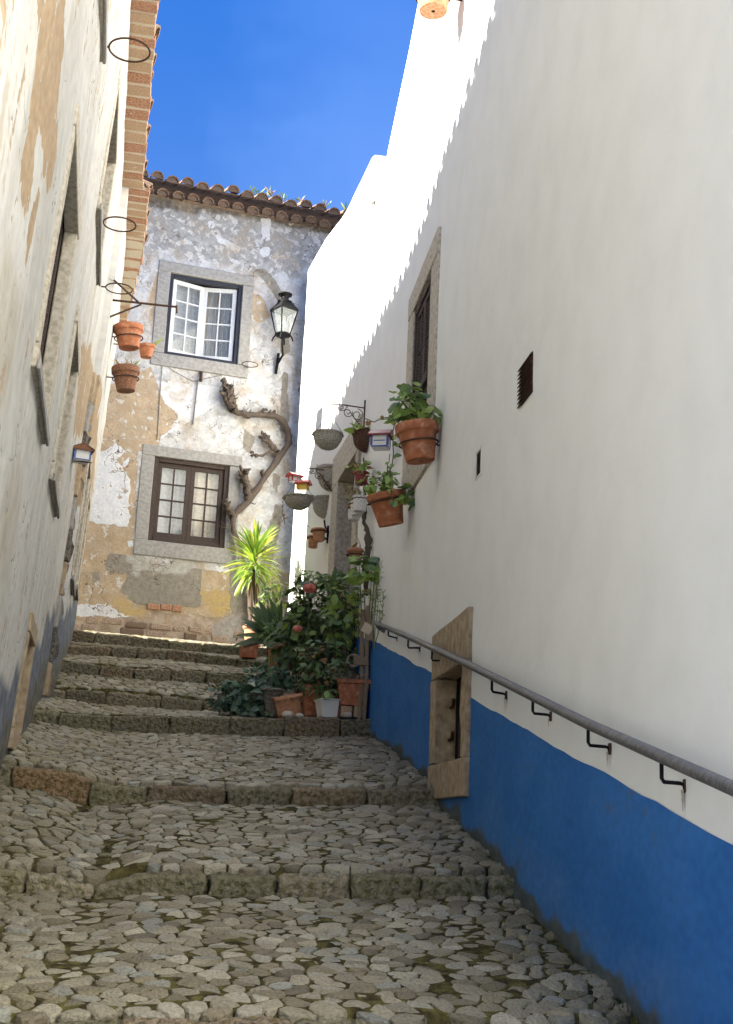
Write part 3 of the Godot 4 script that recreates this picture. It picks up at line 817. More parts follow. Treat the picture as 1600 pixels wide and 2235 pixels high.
func build_tread(i: int, z_from: float, singles: int, label: String) -> void:
	var root := thing("cobbled_step" if i > 0 else "cobbled_lane", Vector3.ZERO, label, "", "", "structure")
	# earth and moss between the stones
	var e := MB.new()
	var nx := 30
	var nz := 14
	e.grid(nx, nz, func(a: int, b: int):
		var x := lerpf(-1.95 if i < 8 else -6.0, 1.68, float(a) / (nx - 1))
		var z0 := maxf(z_from, interp(step_tab[i], 1, x) + (0.1 if b > 0 and i > 0 else 0.03))
		var z := lerpf(z0, interp(step_tab[i + 1], 1, x) + 0.03, float(b) / (nz - 1))
		return Vector3(x, tread_h(i, x, z) + (0.006 + 0.013 * wob.get_noise_2d(x * 9, z * 9) if b > 0 else -0.35), -z))
	put("packed_earth", e.commit(), M.earth, root)
	# stones
	var dx := 0.128
	var dz := 0.056
	var zmin := 99.0
	var zmax := 0.0
	for n in 20:
		var x := lerpf(-1.8, 1.6, n / 19.0)
		zmin = minf(zmin, maxf(z_from, interp(step_tab[i], 1, x))); zmax = maxf(zmax, interp(step_tab[i + 1], 1, x))
	var nxs := int(3.5 / dx) + 2
	var nzs := int((zmax - zmin) / dz) + 3
	var pts := {}
	for b in range(-2, nzs + 2):
		for a in range(-2, nxs + 2):
			if rng.randf() < 0.07:
				pts[Vector2i(a, b)] = Vector2(999, 999)
				continue
			pts[Vector2i(a, b)] = Vector2(-1.9 + (a + 0.5 * (b & 1) + rng.randf_range(-0.42, 0.42)) * dx, zmin - dz + (b + rng.randf_range(-0.36, 0.36)) * dz)
	var found := []
	for b in nzs:
		for a in nxs:
			var p: Vector2 = pts[Vector2i(a, b)]
			if p.x > 900: continue
			var z0 := interp(step_tab[i], 1, p.x) + (0.19 if i > 0 else 0.0)
			var z1 := interp(step_tab[i + 1], 1, p.x) - 0.01
			if p.y < maxf(z0, z_from) or p.y > z1 or p.x < left_x(p.y) - 0.02 or p.x > right_x(p.y) + 0.01: continue
			var poly := PackedVector2Array([p + Vector2(-dx, -dz) * 1.3, p + Vector2(dx, -dz) * 1.3, p + Vector2(dx, dz) * 1.3, p + Vector2(-dx, dz) * 1.3])
			for bb in range(-2, 3):
				for aa in range(-2, 3):
					if aa == 0 and bb == 0: continue
					var o: Vector2 = pts[Vector2i(a + aa, b + bb)]
					if o.x > 900: continue
					poly = clip_half(poly, (p + o) / 2, o - p)
			if poly.size() >= 3: found.append([p, poly])
	# those that show largest stay single
	found.sort_custom(func(u, w): return u[0].y < w[0].y)
	var rest := MB.new()
	for k in found.size():
		var p: Vector2 = found[k][0]
		var rough_side := maxf(smoothstep(-0.2, -0.8, p.x), smoothstep(1.05, 1.4, p.x))
		var gap := rng.randf_range(0.003, 0.009) + 0.004 * rough_side
		var hgt := rng.randf_range(0.007, 0.016) + (rng.randf_range(0.0, 0.012) if rough_side > 0.5 else 0.0)
		if rng.randf() < 0.012: continue
		if k < singles:
			var mb := MB.new()
			mb.col = stone_tone(p.x, p.y)
			cobble_into(mb, found[k][1], i, gap, hgt)
			if mb.v.size(): put("cobblestone", mb.commit(), M.cobble, root)
		else:
			rest.col = stone_tone(p.x, p.y)
			cobble_into(rest, found[k][1], i, gap, hgt)
	if rest.v.size():
		tag(put("small_cobbles", rest.commit(), M.cobble, root), "", "", "", "stuff")
	# the row of rough stones along the step's edge
	if i > 0:
		var x := -1.75 if i > 2 else -1.42
		if i == 8: x = -2.4
		while x < 1.62:
			var len := rng.randf_range(0.3, 0.56)
			if i <= 3 and x < -1.2: len = 0.26
			if i == 3 and x > -1.25 and x < -1.1: len = 0.5
			var x1 := minf(x + len, 1.66)
			if 1.66 - x1 < 0.2: x1 = 1.66
			var rise := interp(step_tab[i], 2, (x + x1) / 2) - interp(step_tab[i], 3, (x + x1) / 2)
			var mb := MB.new()
			var c := Color(0.26, 0.232, 0.17) * rng.randf_range(0.75, 1.3)
			var k := rng.randf()
			if k < 0.2: c = Color(0.27, 0.215, 0.15) * rng.randf_range(0.8, 1.15)
			elif k < 0.5: c = Color(0.22, 0.205, 0.135) * rng.randf_range(0.85, 1.25)
			if i == 3 and x > -1.25 and x < -1.1: c = Color(0.31, 0.215, 0.125)
			c.a = 1
			mb.col = c
			var back := rng.randf_range(0.15, 0.21)
			var fo := rng.randf_range(-0.012, 0.014)
			var up := rng.randf_range(-0.003, 0.012)
			mb.rbox(func(p: Vector3):
				var xe := p.x
				return Vector3(xe, interp(step_tab[i], 2, xe) + p.y, -interp(step_tab[i], 1, xe) + p.z),
				Vector3(x + rng.randf_range(0.002, 0.01), -rise - 0.07, -back), Vector3(x1 - 0.004, 0.012 + up, fo), rng.randf_range(0.018, 0.034), 6, 0.034, rng.randi() % 9999, 8.0)
			put("kerb_stone", mb.commit(), M.kerb, root)
			x = x1
# ------------------------------------------------------------------ builders of parts
# stone surround of an opening; the opening's own edges are i0..i1, g0..g1
func surround(parent: Node3D, wall: int, s0: float, s1: float, h0: float, h1: float, i0: float, i1: float, g0: float, g1: float, mat: Material, proud := 0.025, depth := 0.22, amp := 0.004) -> void:
	wpart("lintel_stone", parent, mat, wall, s0, s1, g1, h1, -depth, proud + 0.004, 0.012, 4, amp, 3)
	if h0 < g0: wpart("sill_stone", parent, mat, wall, s0, s1, h0, g0, -depth, proud + 0.006, 0.012, 4, amp, 4)
	wpart("jamb_stone", parent, mat, wall, s0, i0, g0 + 0.003, g1 - 0.003, -depth, proud, 0.012, 4, amp, 5)
	wpart("jamb_stone", parent, mat, wall, i1, s1, g0 + 0.003, g1 - 0.003, -depth, proud, 0.012, 4, amp, 6)

# a dark closed room behind an opening
func room(parent: Node3D, wall: int, s0: float, s1: float, h0: float, h1: float, o: float, deep: float, mat: Material = null) -> void:
	var mb := MB.new()
	var c := []
	for k in 8:
		c.append(W(wall, s0 if k & 1 == 0 else s1, h0 if k & 2 == 0 else h1, o if k & 4 == 0 else o - deep))
	var f := [[4, 5, 7, 6], [0, 4, 6, 2], [5, 1, 3, 7], [0, 1, 5, 4], [6, 7, 3, 2]]
	for q in f:
		if wall == RIGHT: mb.quad(c[q[3]], c[q[2]], c[q[1]], c[q[0]])
		else: mb.quad(c[q[0]], c[q[1]], c[q[2]], c[q[3]])
	putw("room_behind", mb.commit(), mat if mat else M.dark_room, parent)

# a glazed leaf with cols x rows panes
func casement(parent: Node3D, xf: Transform3D, w: float, h: float, cols: int, rows: int, st: float, bar: float, mat: Material, thick := 0.035) -> void:
	var box := func(called: String, x0: float, x1: float, y0: float, y1: float, z0: float, z1: float):
		var mb := MB.new()
		mb.rbox(func(p: Vector3): return xf * p, Vector3(x0, y0, z0), Vector3(x1, y1, z1), 0.004)
		putw(called, mb.commit(), mat, parent)
	box.call("stile", 0.0, st, 0.0, h, 0.0, thick)
	box.call("stile", w - st, w, 0.0, h, 0.0, thick)
	box.call("rail", st, w - st, 0.0, st * 1.25, 0.001, thick - 0.001)
	box.call("rail", st, w - st, h - st, h, 0.001, thick - 0.001)
	var iw := w - 2 * st
	var ih := h - 2.25 * st
	for c in range(1, cols):
		var x := st + iw * c / cols
		box.call("glazing_bar", x - bar / 2, x + bar / 2, st * 1.25, h - st, 0.006, thick - 0.004)
	for r in range(1, rows):
		var y := st * 1.25 + ih * r / rows
		for c in cols:
			box.call("glazing_bar", st + iw * c / cols + (bar / 2 if c > 0 else 0.0), st + iw * (c + 1) / cols - (bar / 2 if c < cols - 1 else 0.0), y - bar / 2, y + bar / 2, 0.007, thick - 0.006)
	for r in rows:
		for c in cols:
			var mb := MB.new()
			var x0 := st + iw * c / cols
			var x1 := st + iw * (c + 1) / cols
			var y0 := st * 1.25 + ih * r / rows
			var y1 := st * 1.25 + ih * (r + 1) / rows
			var zz := 0.014
			var t := Vector3(rng.randf_range(-0.0025, 0.0025), rng.randf_range(-0.0025, 0.0025), 0)
			mb.quad(xf * Vector3(x0, y0, zz + t.x), xf * Vector3(x1, y0, zz - t.x), xf * Vector3(x1, y1, zz + t.y), xf * Vector3(x0, y1, zz - t.y))
			putw("pane", mb.commit(), M.glass, parent)

# a hanging curtain with folds
func curtain(parent: Node3D, wall: int, s0: float, s1: float, h0: float, h1: float, o: float, mat: Material) -> void:
	var mb := MB.new()
	var n := 40
	mb.grid(n, 2, func(i: int, j: int):
		var k := float(i) / (n - 1)
		var s := lerpf(s0, s1, k)
		return W(wall, s, h0 if j == 0 else h1, o + 0.018 * sin(k * 31.0 + sin(k * 9.0) * 2.0)))
	putw("curtain", mb.commit(), mat, parent)

# transform of a thing on a wall: x along to the right as seen, y up, z out
func on_wall(wall: int, s: float, h: float, o: float) -> Transform3D:
	var z := (W(wall, s, h, o + 0.1) - W(wall, s, h, o)).normalized()
	return Transform3D(Basis(Vector3.UP.cross(z).normalized(), Vector3.UP, z), W(wall, s, h, o))

func ring_pts(c: Vector3, r: float, b: Basis, n := 28, from := 0.0, sweep := TAU) -> PackedVector3Array:
	var p := PackedVector3Array()
	for k in n + 1:
		var a := from + sweep * k / n
		p.append(c + b * Vector3(cos(a) * r, 0, sin(a) * r))
	return p

# empty iron ring for a pot, held out from a wall
func pot_ring(wall: int, s: float, h: float, r: float, label: String, group: String) -> void:
	var o := thing("pot_ring", W(wall, s, h, 0), label, "plant holder", group)
	var mb := MB.new()
	var x := on_wall(wall, s, h, 0)
	mb.tube(ring_pts(x * Vector3(0, 0, r + 0.045), r, x.basis), [0.0065], 6, false)
	putw("hoop", mb.commit(), M.rusty, o)
	tube_part("stem", o, M.rusty, [x * Vector3(0, 0, -0.02), x * Vector3(0, 0, 0.047)], 0.008, 6)

func pot_profile(rt: float, rb: float, h: float, rim: float) -> PackedVector2Array:
	var lip := 0.012 + rt * 0.05
	var rr := rt - lip
	var p := PackedVector2Array([Vector2(0.014, 0.004), Vector2(rb * 0.55, 0.002), Vector2(rb - 0.006, 0), Vector2(rb, 0.004), Vector2(rb + 0.001, 0.012)])
	var hr := h - rim
	for k in range(1, 5): p.append(Vector2(lerpf(rb, rr, k / 4.0), lerpf(0.012, hr, k / 4.0)))
	p.append_array([Vector2(rr + lip * 0.75, hr + 0.004), Vector2(rr + lip, hr + 0.012), Vector2(rt, h - 0.012), Vector2(rt - 0.003, h - 0.003), Vector2(rt - 0.01, h), Vector2(rt - 0.02, h - 0.004), Vector2(rr - 0.014, hr), Vector2(rr - 0.02, h - rim * 1.2)])
	return p

# clay pot: body, soil and, when it hangs, the iron hoop round it
func clay_pot(o: Node3D, xf: Transform3D, rt: float, rb: float, h: float, rim: float, mat: Material, squash := Vector2.ONE) -> void:
	var mb := MB.new()
	mb.lathe(pot_profile(rt, rb, h, rim), 32, xf, squash)
	put("pot_body", mb.commit(), mat, o)
	var so := MB.new()
	so.lathe(PackedVector2Array([Vector2(rt * 0.93, h - rim * 0.75), Vector2(rt * 0.6, h - rim * 0.55), Vector2(0.001, h - rim * 0.5)]), 20, xf, squash, 0, TAU, 0.4)
	put("soil", so.commit(), M.soil, o)

func hoop(o: Node3D, xf: Transform3D, r: float, y: float, mat: Material) -> void:
	var mb := MB.new()
	mb.tube(ring_pts(xf * Vector3(0, y, 0), r, xf.basis), [0.0075], 6, false)
	put("hoop", mb.commit(), mat, o)

# ------------------------------------------------------------------ leaves: base at the origin, tip along y, face along z
func leaf_blade(outline: Array, segs: int, droop: float, fold: float, rib := true) -> ArrayMesh:
	var mb := MB.new()
	var n := segs + 1
	mb.grid(3 if rib else 2, n, func(i: int, j: int):
		var t := float(j) / segs
		var k := t * (outline.size() - 1)
		var a := int(minf(k, outline.size() - 2))
		var w := lerpf(outline[a], outline[a + 1], k - a)
		var x := (i - 1.0) * w if rib else (i * 2.0 - 1.0) * w
		return Vector3(x, t * (1.0 - 0.25 * absf(droop) * t), absf(x) * fold - droop * t * t))
	return mb.commit()

func leaf_disc(lobes: int, depth: float, cup: float, seed_: int) -> ArrayMesh:
	var mb := MB.new()
	var g := RandomNumberGenerator.new()
	g.seed = seed_
	var n := lobes * 4
	var pts := []
	for k in n:
		var a := TAU * k / n + PI / 2
		var r := 0.5 * (1.0 - depth * (0.5 + 0.5 * cos(a * lobes - PI / 2 * lobes + PI)) + g.randf_range(-0.03, 0.03))
		if absf(wrapf(a + PI / 2, -PI, PI)) < 0.3: r *= 0.55
		pts.append(Vector3(cos(a) * r, 0.5 + sin(a) * r, cup * (r * r * 2.0) + g.randf_range(-0.03, 0.03)))
	var c := Vector3(0, 0.45, -cup * 0.1)
	for k in n:
		mb.tri(c, pts[k], pts[(k + 1) % n])
	# smooth the normals a little towards the face
	for k in mb.n.size(): mb.n[k] = (mb.n[k] + Vector3(0, 0, 0.6)).normalized()
	return mb.commit()

func leaf_lobed(tips: Array, cup: float) -> ArrayMesh:
	var mb := MB.new()
	var c := Vector3(0, 0.32, 0)
	var pts := []
	for k in tips.size(): pts.append(Vector3(tips[k].x, tips[k].y, cup * (tips[k] - Vector2(0, 0.35)).length_squared() * 2.0))
	for k in pts.size(): mb.tri(c, pts[k], pts[(k + 1) % pts.size()])
	for k in mb.n.size(): mb.n[k] = (mb.n[k] + Vector3(0, 0, 0.5)).normalized()
	return mb.commit()

var LEAF := {}
func build_leaves() -> void:
	LEAF.yucca = leaf_blade([0.024, 0.034, 0.042, 0.045, 0.042, 0.033, 0.018, 0.002], 8, 0.12, 0.5)
	LEAF.yucca_low = leaf_blade([0.024, 0.034, 0.042, 0.045, 0.042, 0.033, 0.018, 0.002], 8, 0.42, 0.5)
	LEAF.strap = leaf_blade([0.035, 0.06, 0.085, 0.095, 0.095, 0.085, 0.06, 0.004], 8, 0.22, 0.35)
	LEAF.strap_low = leaf_blade([0.035, 0.06, 0.085, 0.095, 0.095, 0.085, 0.06, 0.004], 9, 0.6, 0.35)
	LEAF.ovate = leaf_blade([0.02, 0.20, 0.27, 0.25, 0.17, 0.005], 6, 0.2, 0.3)
	LEAF.narrow = leaf_blade([0.02, 0.09, 0.10, 0.075, 0.003], 5, 0.25, 0.3)
	LEAF.round = leaf_disc(7, 0.16, 0.35, 5)
	LEAF.round2 = leaf_disc(5, 0.22, -0.3, 6)
	LEAF.ivy = leaf_lobed([Vector2(0, 0.12), Vector2(0.22, 0.0), Vector2(0.44, 0.16), Vector2(0.30, 0.36), Vector2(0.40, 0.60), Vector2(0.17, 0.62), Vector2(0, 1.0), Vector2(-0.17, 0.62), Vector2(-0.40, 0.60), Vector2(-0.30, 0.36), Vector2(-0.44, 0.16), Vector2(-0.22, 0.0)], 0.25)
	LEAF.ivy2 = leaf_lobed([Vector2(0, 0.1), Vector2(0.26, 0.02), Vector2(0.40, 0.24), Vector2(0.26, 0.46), Vector2(0.22, 0.68), Vector2(0, 0.95), Vector2(-0.22, 0.68), Vector2(-0.26, 0.46), Vector2(-0.40, 0.24), Vector2(-0.26, 0.02)], -0.3)

func aim(at: Vector3, dir: Vector3, face: Vector3, size: float, wide := 1.0) -> Transform3D:
	var y := dir.normalized()
	var x := y.cross(face)
	if x.length() < 0.05: x = y.cross(Vector3(0.3, 0.2, 0.9))
	x = x.normalized()
	return Transform3D(Basis(x * size * wide, y * size, x.cross(y) * size), at)

func add_leaf(parent: Node3D, kind: String, mat: Material, xf: Transform3D, called := "leaf") -> void:
	put(called, LEAF[kind], mat, parent).transform = xf

func rdir() -> Vector3:
	return Vector3(rng.randf_range(-1, 1), rng.randf_range(-1, 1), rng.randf_range(-1, 1)).normalized()

func pick(a: Array):
	return a[rng.randi() % a.size()]

# leaves on short stalks through an ellipsoid; stalks join into one part
func leafy(plant: Node3D, root_at: Vector3, cen: Vector3, rad: Vector3, n: int, kinds: Array, mats: Array, size: float, stem_mat: Material, called := "leaf", stems := 7) -> void:
	var st := MB.new()
	var tips := []
	for k in stems:
		var d := rdir()
		d.y = absf(d.y) * 0.6 + 0.1
		var tip := cen + Vector3(d.x * rad.x, d.y * rad.y, d.z * rad.z) * 0.7
		var mid := root_at.lerp(tip, 0.5) + Vector3(rng.randf_range(-0.02, 0.02), 0.03, rng.randf_range(-0.02, 0.02))
		st.tube(PackedVector3Array([root_at + Vector3(d.x, 0, d.z) * 0.01, mid, tip]), [0.005, 0.004, 0.0025], 5, false)
		tips.append(mid); tips.append(tip); tips.append(mid.lerp(tip, 0.5))
	for k in n:
		var d := rdir()
		var p := cen + Vector3(d.x * rad.x, d.y * rad.y, d.z * rad.z) * pow(rng.randf(), 0.4)
		var near: Vector3 = tips[0]
		for t: Vector3 in tips:
			if t.distance_squared_to(p) < near.distance_squared_to(p): near = t
		if near.distance_to(p) > 0.02: st.tube(PackedVector3Array([near, (near + p) / 2 + Vector3(0, 0.008, 0), p]), [0.0022, 0.0018, 0.0014], 4, false)
		var outw := (p - cen).normalized()
		var face := (outw * 0.8 + Vector3(0, 0.9, 0.35) + rdir() * 0.6).normalized()
		var dir := (outw + rdir() * 0.7 + Vector3(0, -0.2, 0)).normalized()
		add_leaf(plant, pick(kinds), pick(mats), aim(p, dir - face * dir.dot(face), face, size * rng.randf_range(0.65, 1.25)), called)
	put("stems", st.commit(), stem_mat, plant)

# many small leaves inside a plant, too small and hidden to pick apart: one part
func leaf_mass(plant: Node3D, cen: Vector3, rad: Vector3, n: int, kind: String, mat: Material, size: float) -> void:
	var src: Array = (LEAF[kind] as ArrayMesh).surface_get_arrays(0)
	var sv: PackedVector3Array = src[Mesh.ARRAY_VERTEX]
	var sn: PackedVector3Array = src[Mesh.ARRAY_NORMAL]
	var si: PackedInt32Array = src[Mesh.ARRAY_INDEX]
	var mb := MB.new()
	for k in n:
		var d := rdir()
		var p := cen + Vector3(d.x * rad.x, d.y * rad.y, d.z * rad.z) * pow(rng.randf(), 0.45)
		var face := (d * 0.7 + Vector3(0, 0.8, 0.4) + rdir() * 0.7).normalized()
		var x := aim(p, d + rdir() * 0.8, face, size * rng.randf_range(0.6, 1.25))
		var b := mb.v.size()
		var nb := x.basis.orthonormalized()
		for i in sv.size(): mb.vert(x * sv[i], nb * sn[i])
		for i in si: mb.idx.append(b + i)
	tag(put("small_leaves", mb.commit(), mat, plant), "", "", "", "stuff")

func trail(plant: Node3D, pts: Array, n: int, kinds: Array, mats: Array, size: float, r := 0.003, mat: Material = null) -> void:
	var c := Curve3D.new()
	for p in pts: c.add_point(p)
	var line := PackedVector3Array()
	var total := c.get_baked_length()
	for k in 15: line.append(c.sample_baked(total * k / 14.0) + rdir() * 0.006)
	var mb := MB.new()
	mb.tube(line, [r], 5)
	put("trailing_stem", mb.commit(), mat if mat else M.stem, plant)
	for k in n:
		var p := c.sample_baked(total * (k + rng.randf()) / n)
		var face := (Vector3(-0.5, 0.5, 0.8) + rdir() * 0.7).normalized()
		add_leaf(plant, pick(kinds), pick(mats), aim(p, rdir() + Vector3(0, -0.4, 0), face, size * rng.randf_range(0.6, 1.2)))

# small house-shaped pottery lantern: walls, roof, painted bands
func pottery_house(called: String, at: Transform3D, w: float, d: float, h: float, wall_mat: Material, roof_mat: Material, band_mat: Material, label: String, group: String) -> Node3D:
	var o := thing(called, at.origin, label, "ornament", group)
	var b := Transform3D(at.basis, Vector3.ZERO)
	var box := func(called2: String, lo: Vector3, hi: Vector3, mat: Material, r := 0.003):
		var mb := MB.new()
		mb.rbox(func(p: Vector3): return b * p, lo, hi, r)
		put(called2, mb.commit(), mat, o)
	box.call("body", Vector3(-w / 2, 0, -d / 2), Vector3(w / 2, h, d / 2), wall_mat, 0.006)
	box.call("painted_band", Vector3(-w / 2 - 0.002, 0.004, -d / 2 - 0.002), Vector3(w / 2 + 0.002, h * 0.16, d / 2 + 0.002), band_mat)
	for s in [-1, 1]:
		box.call("corner_band", Vector3(s * w / 2 - 0.011, h * 0.17, d / 2 - 0.01), Vector3(s * w / 2 + 0.011, h * 0.92, d / 2 + 0.003), band_mat)
		box.call("corner_band", Vector3(s * w / 2 - 0.003, h * 0.17, -d / 2), Vector3(s * w / 2 + 0.003, h * 0.92, -d / 2 + 0.022), band_mat)
	box.call("painted_line", Vector3(-w / 2 + 0.02, h * 0.5, d / 2 - 0.004), Vector3(w / 2 - 0.02, h * 0.58, d / 2 + 0.0025), band_mat)
	var ro := MB.new()
	var e := 0.028
	var rh := h * 0.42
	var q := func(x: float, y: float, z: float): return b * Vector3(x, y, z)
	for s in [-1.0, 1.0]:
		var a: Vector3 = q.call(-w / 2 - e, h - 0.01, s * (d / 2 + e))
		var c: Vector3 = q.call(w / 2 + e, h - 0.01, s * (d / 2 + e))
		var t0: Vector3 = q.call(-w / 2 - e, h + rh, 0)
		var t1: Vector3 = q.call(w / 2 + e, h + rh, 0)
		var up: Vector3 = b.basis * Vector3(0, 0.016, 0)
		if s > 0:
			ro.quad(a + up, c + up, t1 + up, t0 + up); ro.quad(a, c, c + up, a + up); ro.quad(c, a, t0, t1)
		else:
			ro.quad(c + up, a + up, t0 + up, t1 + up); ro.quad(c, a, a + up, c + up); ro.quad(a, c, t1, t0)
	for s in [-1.0, 1.0]:
		var a: Vector3 = q.call(s * (w / 2 + e), h - 0.01, d / 2 + e)
		var c: Vector3 = q.call(s * (w / 2 + e), h - 0.01, -d / 2 - e)
		var t: Vector3 = q.call(s * (w / 2 + e), h + rh + 0.016, 0)
		var g0: Vector3 = q.call(s * w / 2, h - 0.01, d / 2)
		if s > 0: ro.tri(a, c, t)
		else: ro.tri(c, a, t)
	put("roof", ro.commit(), roof_mat, o)
	return o

# scroll bracket reaching out from a wall
func scroll_bracket(wall: int, s: float, h: float, reach: float, bar_h: float, label: String, slant := 0.0) -> Node3D:
	var x := on_wall(wall, s, h, 0)
	var o := thing("scroll_bracket", x.origin, label, "bracket", "scrolled iron brackets on the white wall")
	var q := func(px: float, y: float): return x * Vector3(slant * px, y, px)
	tube_part("wall_bar", o, M.rusty, [q.call(0.008, 0.09), q.call(0.008, -bar_h)], 0.0085, 6)
	tube_part("arm", o, M.rusty, [q.call(0.01, 0), q.call(reach * 0.55, 0.012), q.call(reach * 0.86, 0.006), q.call(reach * 0.93, -0.022), q.call(reach * 0.97, 0.008), q.call(reach, 0.016)], 0.008, 6)
	var spiral := func(cx: float, cy: float, r: float, turns: float, a0: float):
		var pts := []
		for k in 26:
			var t := k / 25.0
			var a := a0 + turns * TAU * t
			var rr := r * (1.0 - 0.72 * t)
			pts.append(q.call(cx + cos(a) * rr, cy + sin(a) * rr))
		tube_part("scroll", o, M.rusty, pts, 0.0048, 5)
	spiral.call(0.085, -0.085, 0.07, 1.4, PI * 0.5)
	spiral.call(0.19, -0.068, 0.055, 1.4, PI * 0.9)
	spiral.call(0.065, -0.20, 0.05, -1.3, PI * 0.6)
	tube_part("scroll", o, M.rusty, [q.call(0.01, -bar_h * 0.92), q.call(0.06, -bar_h * 0.72), q.call(0.13, -bar_h * 0.42), q.call(0.16, -0.06)], 0.0055, 5)
	tube_part("scroll", o, M.rusty, [q.call(reach * 0.45, 0.008), q.call(reach * 0.55, -0.05), q.call(reach * 0.66, -0.055), q.call(reach * 0.76, 0.004)], 0.0045, 5)
	spiral.call(reach * 0.61, -0.022, 0.026, 1.2, -PI * 0.5)
	return o

# round-bottomed bowl
func bowl_profile(r: float, h: float) -> PackedVector2Array:
	var p := PackedVector2Array()
	for k in 10:
		var a := PI / 2 * k / 9.0
		p.append(Vector2(maxf(0.001, sin(a) * r * 0.94), h * 0.86 * (1.0 - cos(a))))
	p.append_array([Vector2(r, h * 0.87), Vector2(r * 1.02, h * 0.93), Vector2(r, h), Vector2(r * 0.9, h), Vector2(r * 0.86, h * 0.9)])
	return p
# ------------------------------------------------------------------ the scene
func _ready() -> void:
	rng.seed = 20240
	wob.frequency = 0.7
	wob.fractal_octaves = 3
	wob.seed = 5
	set_camera_and_light()
	build_curve()
	build_materials()
	build_step_tables()
	build_leaves()
	build_ground()
	build_right_house()
	build_left_house()
	build_back_house()
	build_left_fittings()
	build_right_fittings()
	build_plants()

func set_camera_and_light() -> void:
	var cam := Camera3D.new()
	cam.name = "camera"
	cam.transform = Transform3D(Basis(Vector3(0.99130, 0.04405, 0.12405), Vector3(-0.07210, 0.97013, 0.23161), Vector3(-0.11015, -0.23853, 0.96487)), Vector3(0, 1.6, 0))
	cam.fov = CAM_FOV
	cam.near = 0.05
	cam.far = 400.0
	add_child(cam)
	cam.current = true
	var cover := ntex(0.006, 5, [[0.0, Color(0, 0, 0, 0)], [0.46, Color(0.7, 0.75, 0.8, 0)], [0.66, Color(0.7, 0.75, 0.8, 0.7)], [1.0, Color(0.8, 0.82, 0.85, 1.0)]], 90, 512, FastNoiseLite.TYPE_SIMPLEX_SMOOTH, 30.0)
	var sky := ProceduralSkyMaterial.new()
	sky.sky_top_color = lin(0.0046, 0.038, 0.150)
	sky.sky_horizon_color = lin(0.20, 0.275, 0.365)
	sky.sky_curve = 0.135
	sky.sky_cover = cover
	sky.sky_cover_modulate = Color(0.22, 0.24, 0.27, 1)
	sky.ground_bottom_color = Color(0.30, 0.27, 0.23)
	sky.ground_horizon_color = Color(0.50, 0.48, 0.44)
	sky.sun_angle_max = 12.0
	var s := Sky.new()
	s.sky_material = sky
	var env := Environment.new()
	env.background_mode = Environment.BG_SKY
	env.sky = s
	env.background_energy_multiplier = 1.0
	env.tonemap_mode = Environment.TONE_MAPPER_LINEAR
	env.tonemap_exposure = EXPOSURE
	env.sdfgi_enabled = true
	env.ssao_enabled = true
	env.ssil_enabled = true
	var we := WorldEnvironment.new()
	we.name = "world_environment"
	we.environment = env
	add_child(we)
	var sun := DirectionalLight3D.new()
	sun.name = "sun"
	sun.light_color = Color(1.0, 0.968, 0.92)
	sun.light_energy = 1.6
	sun.light_angular_distance = 0.5
	sun.shadow_enabled = true
	add_child(sun)
	sun.look_at_from_position(Vector3.ZERO, SUN_TRAVEL.normalized(), Vector3.UP)

func build_ground() -> void:
	var mb := MB.new()
	mb.grid(16, 60, func(i: int, j: int):
		var x := lerpf(-60, 60, i / 15.0)
		var z := lerpf(-120.0, 3.4, j / 59.0)
		return Vector3(x, ground_h(x, z) - 0.01 if z > -9 else -1.25 + 0.16 * (z + 9), -z))
	tag(put("ground", mb.commit(), M.paving, self), "", "", "", "structure")
	build_tread(0, 2.9, 300, "")
	for i in range(1, 9):
		build_tread(i, 0.0, [0, 300, 300, 300, 140, 100, 80, 60, 0][i], "")

func right_top(s: float) -> float:
	if s < 11.0: return 9.6
	if s < 13.02: return lerpf(9.6, 8.28, (s - 11.0) / 2.02)
	return lerpf(9.12, 9.55, clampf((s - 13.02) / 3.5, 0, 1)) - 0.22 * pow(clampf((13.5 - s) / 0.5, 0, 1), 2)

func band_top(s: float) -> float:
	var c := PackedVector2Array([Vector2(-9, -0.95), Vector2(3.722, 1.602), Vector2(4.333, 1.719), Vector2(5.543, 1.958), Vector2(7.554, 2.369), Vector2(8.784, 2.632), Vector2(11.726, 3.255), Vector2(17.6, 4.45)])
	for i in range(1, c.size()):
		if s <= c[i].x: return lerpf(c[i - 1].y, c[i].y, (s - c[i - 1].x) / (c[i].x - c[i - 1].x)) + 0.016 * wob.get_noise_1d(s * 2.0) + 0.006 * wob.get_noise_1d(s * 11.0)
	return c[c.size() - 1].y

func blue_plaster(r: Rect2) -> StandardMaterial3D:
	var w := 1024
	var h := 512
	var na := noise_bytes(w, h, 0.015, 5, 121)
	var nb := noise_bytes(w, h, 0.05, 4, 122)
	var nc := noise_bytes(w, h, 0.12, 3, 123)
	var foot := PackedVector2Array()
	for k in 20: foot.append(Vector2(lerpf(3, 13, k / 19.0), ground_h(right_x(lerpf(3, 13, k / 19.0)) - 0.05, lerpf(3, 13, k / 19.0)) - 0.3))
	var worn := foot.duplicate()
	var low := foot.duplicate()
	for k in range(19, -1, -1):
		worn.append(foot[k] + Vector2(0, 0.52)); low.append(foot[k] + Vector2(0, 0.37))
	var mw := paint(w, h, r, [worn], 40)
	var ml := paint(w, h, r, [low], 16)
	var m := plaster(w, h, [Color(0.025, 0.142, 0.42), Color(0.034, 0.165, 0.46), 0.3, 0.7], na, nc, [
		[mw, na, nb, 0.9, Color(0.06, 0.185, 0.45), Color(0.042, 0.165, 0.45), -1.0, 0.4],
		[ml, na, nb, 1.0, Color(0.07, 0.085, 0.075), Color(0.10, 0.12, 0.13), 0.6, 0.2]], 0.6)
	m.roughness = 0.72
	return m

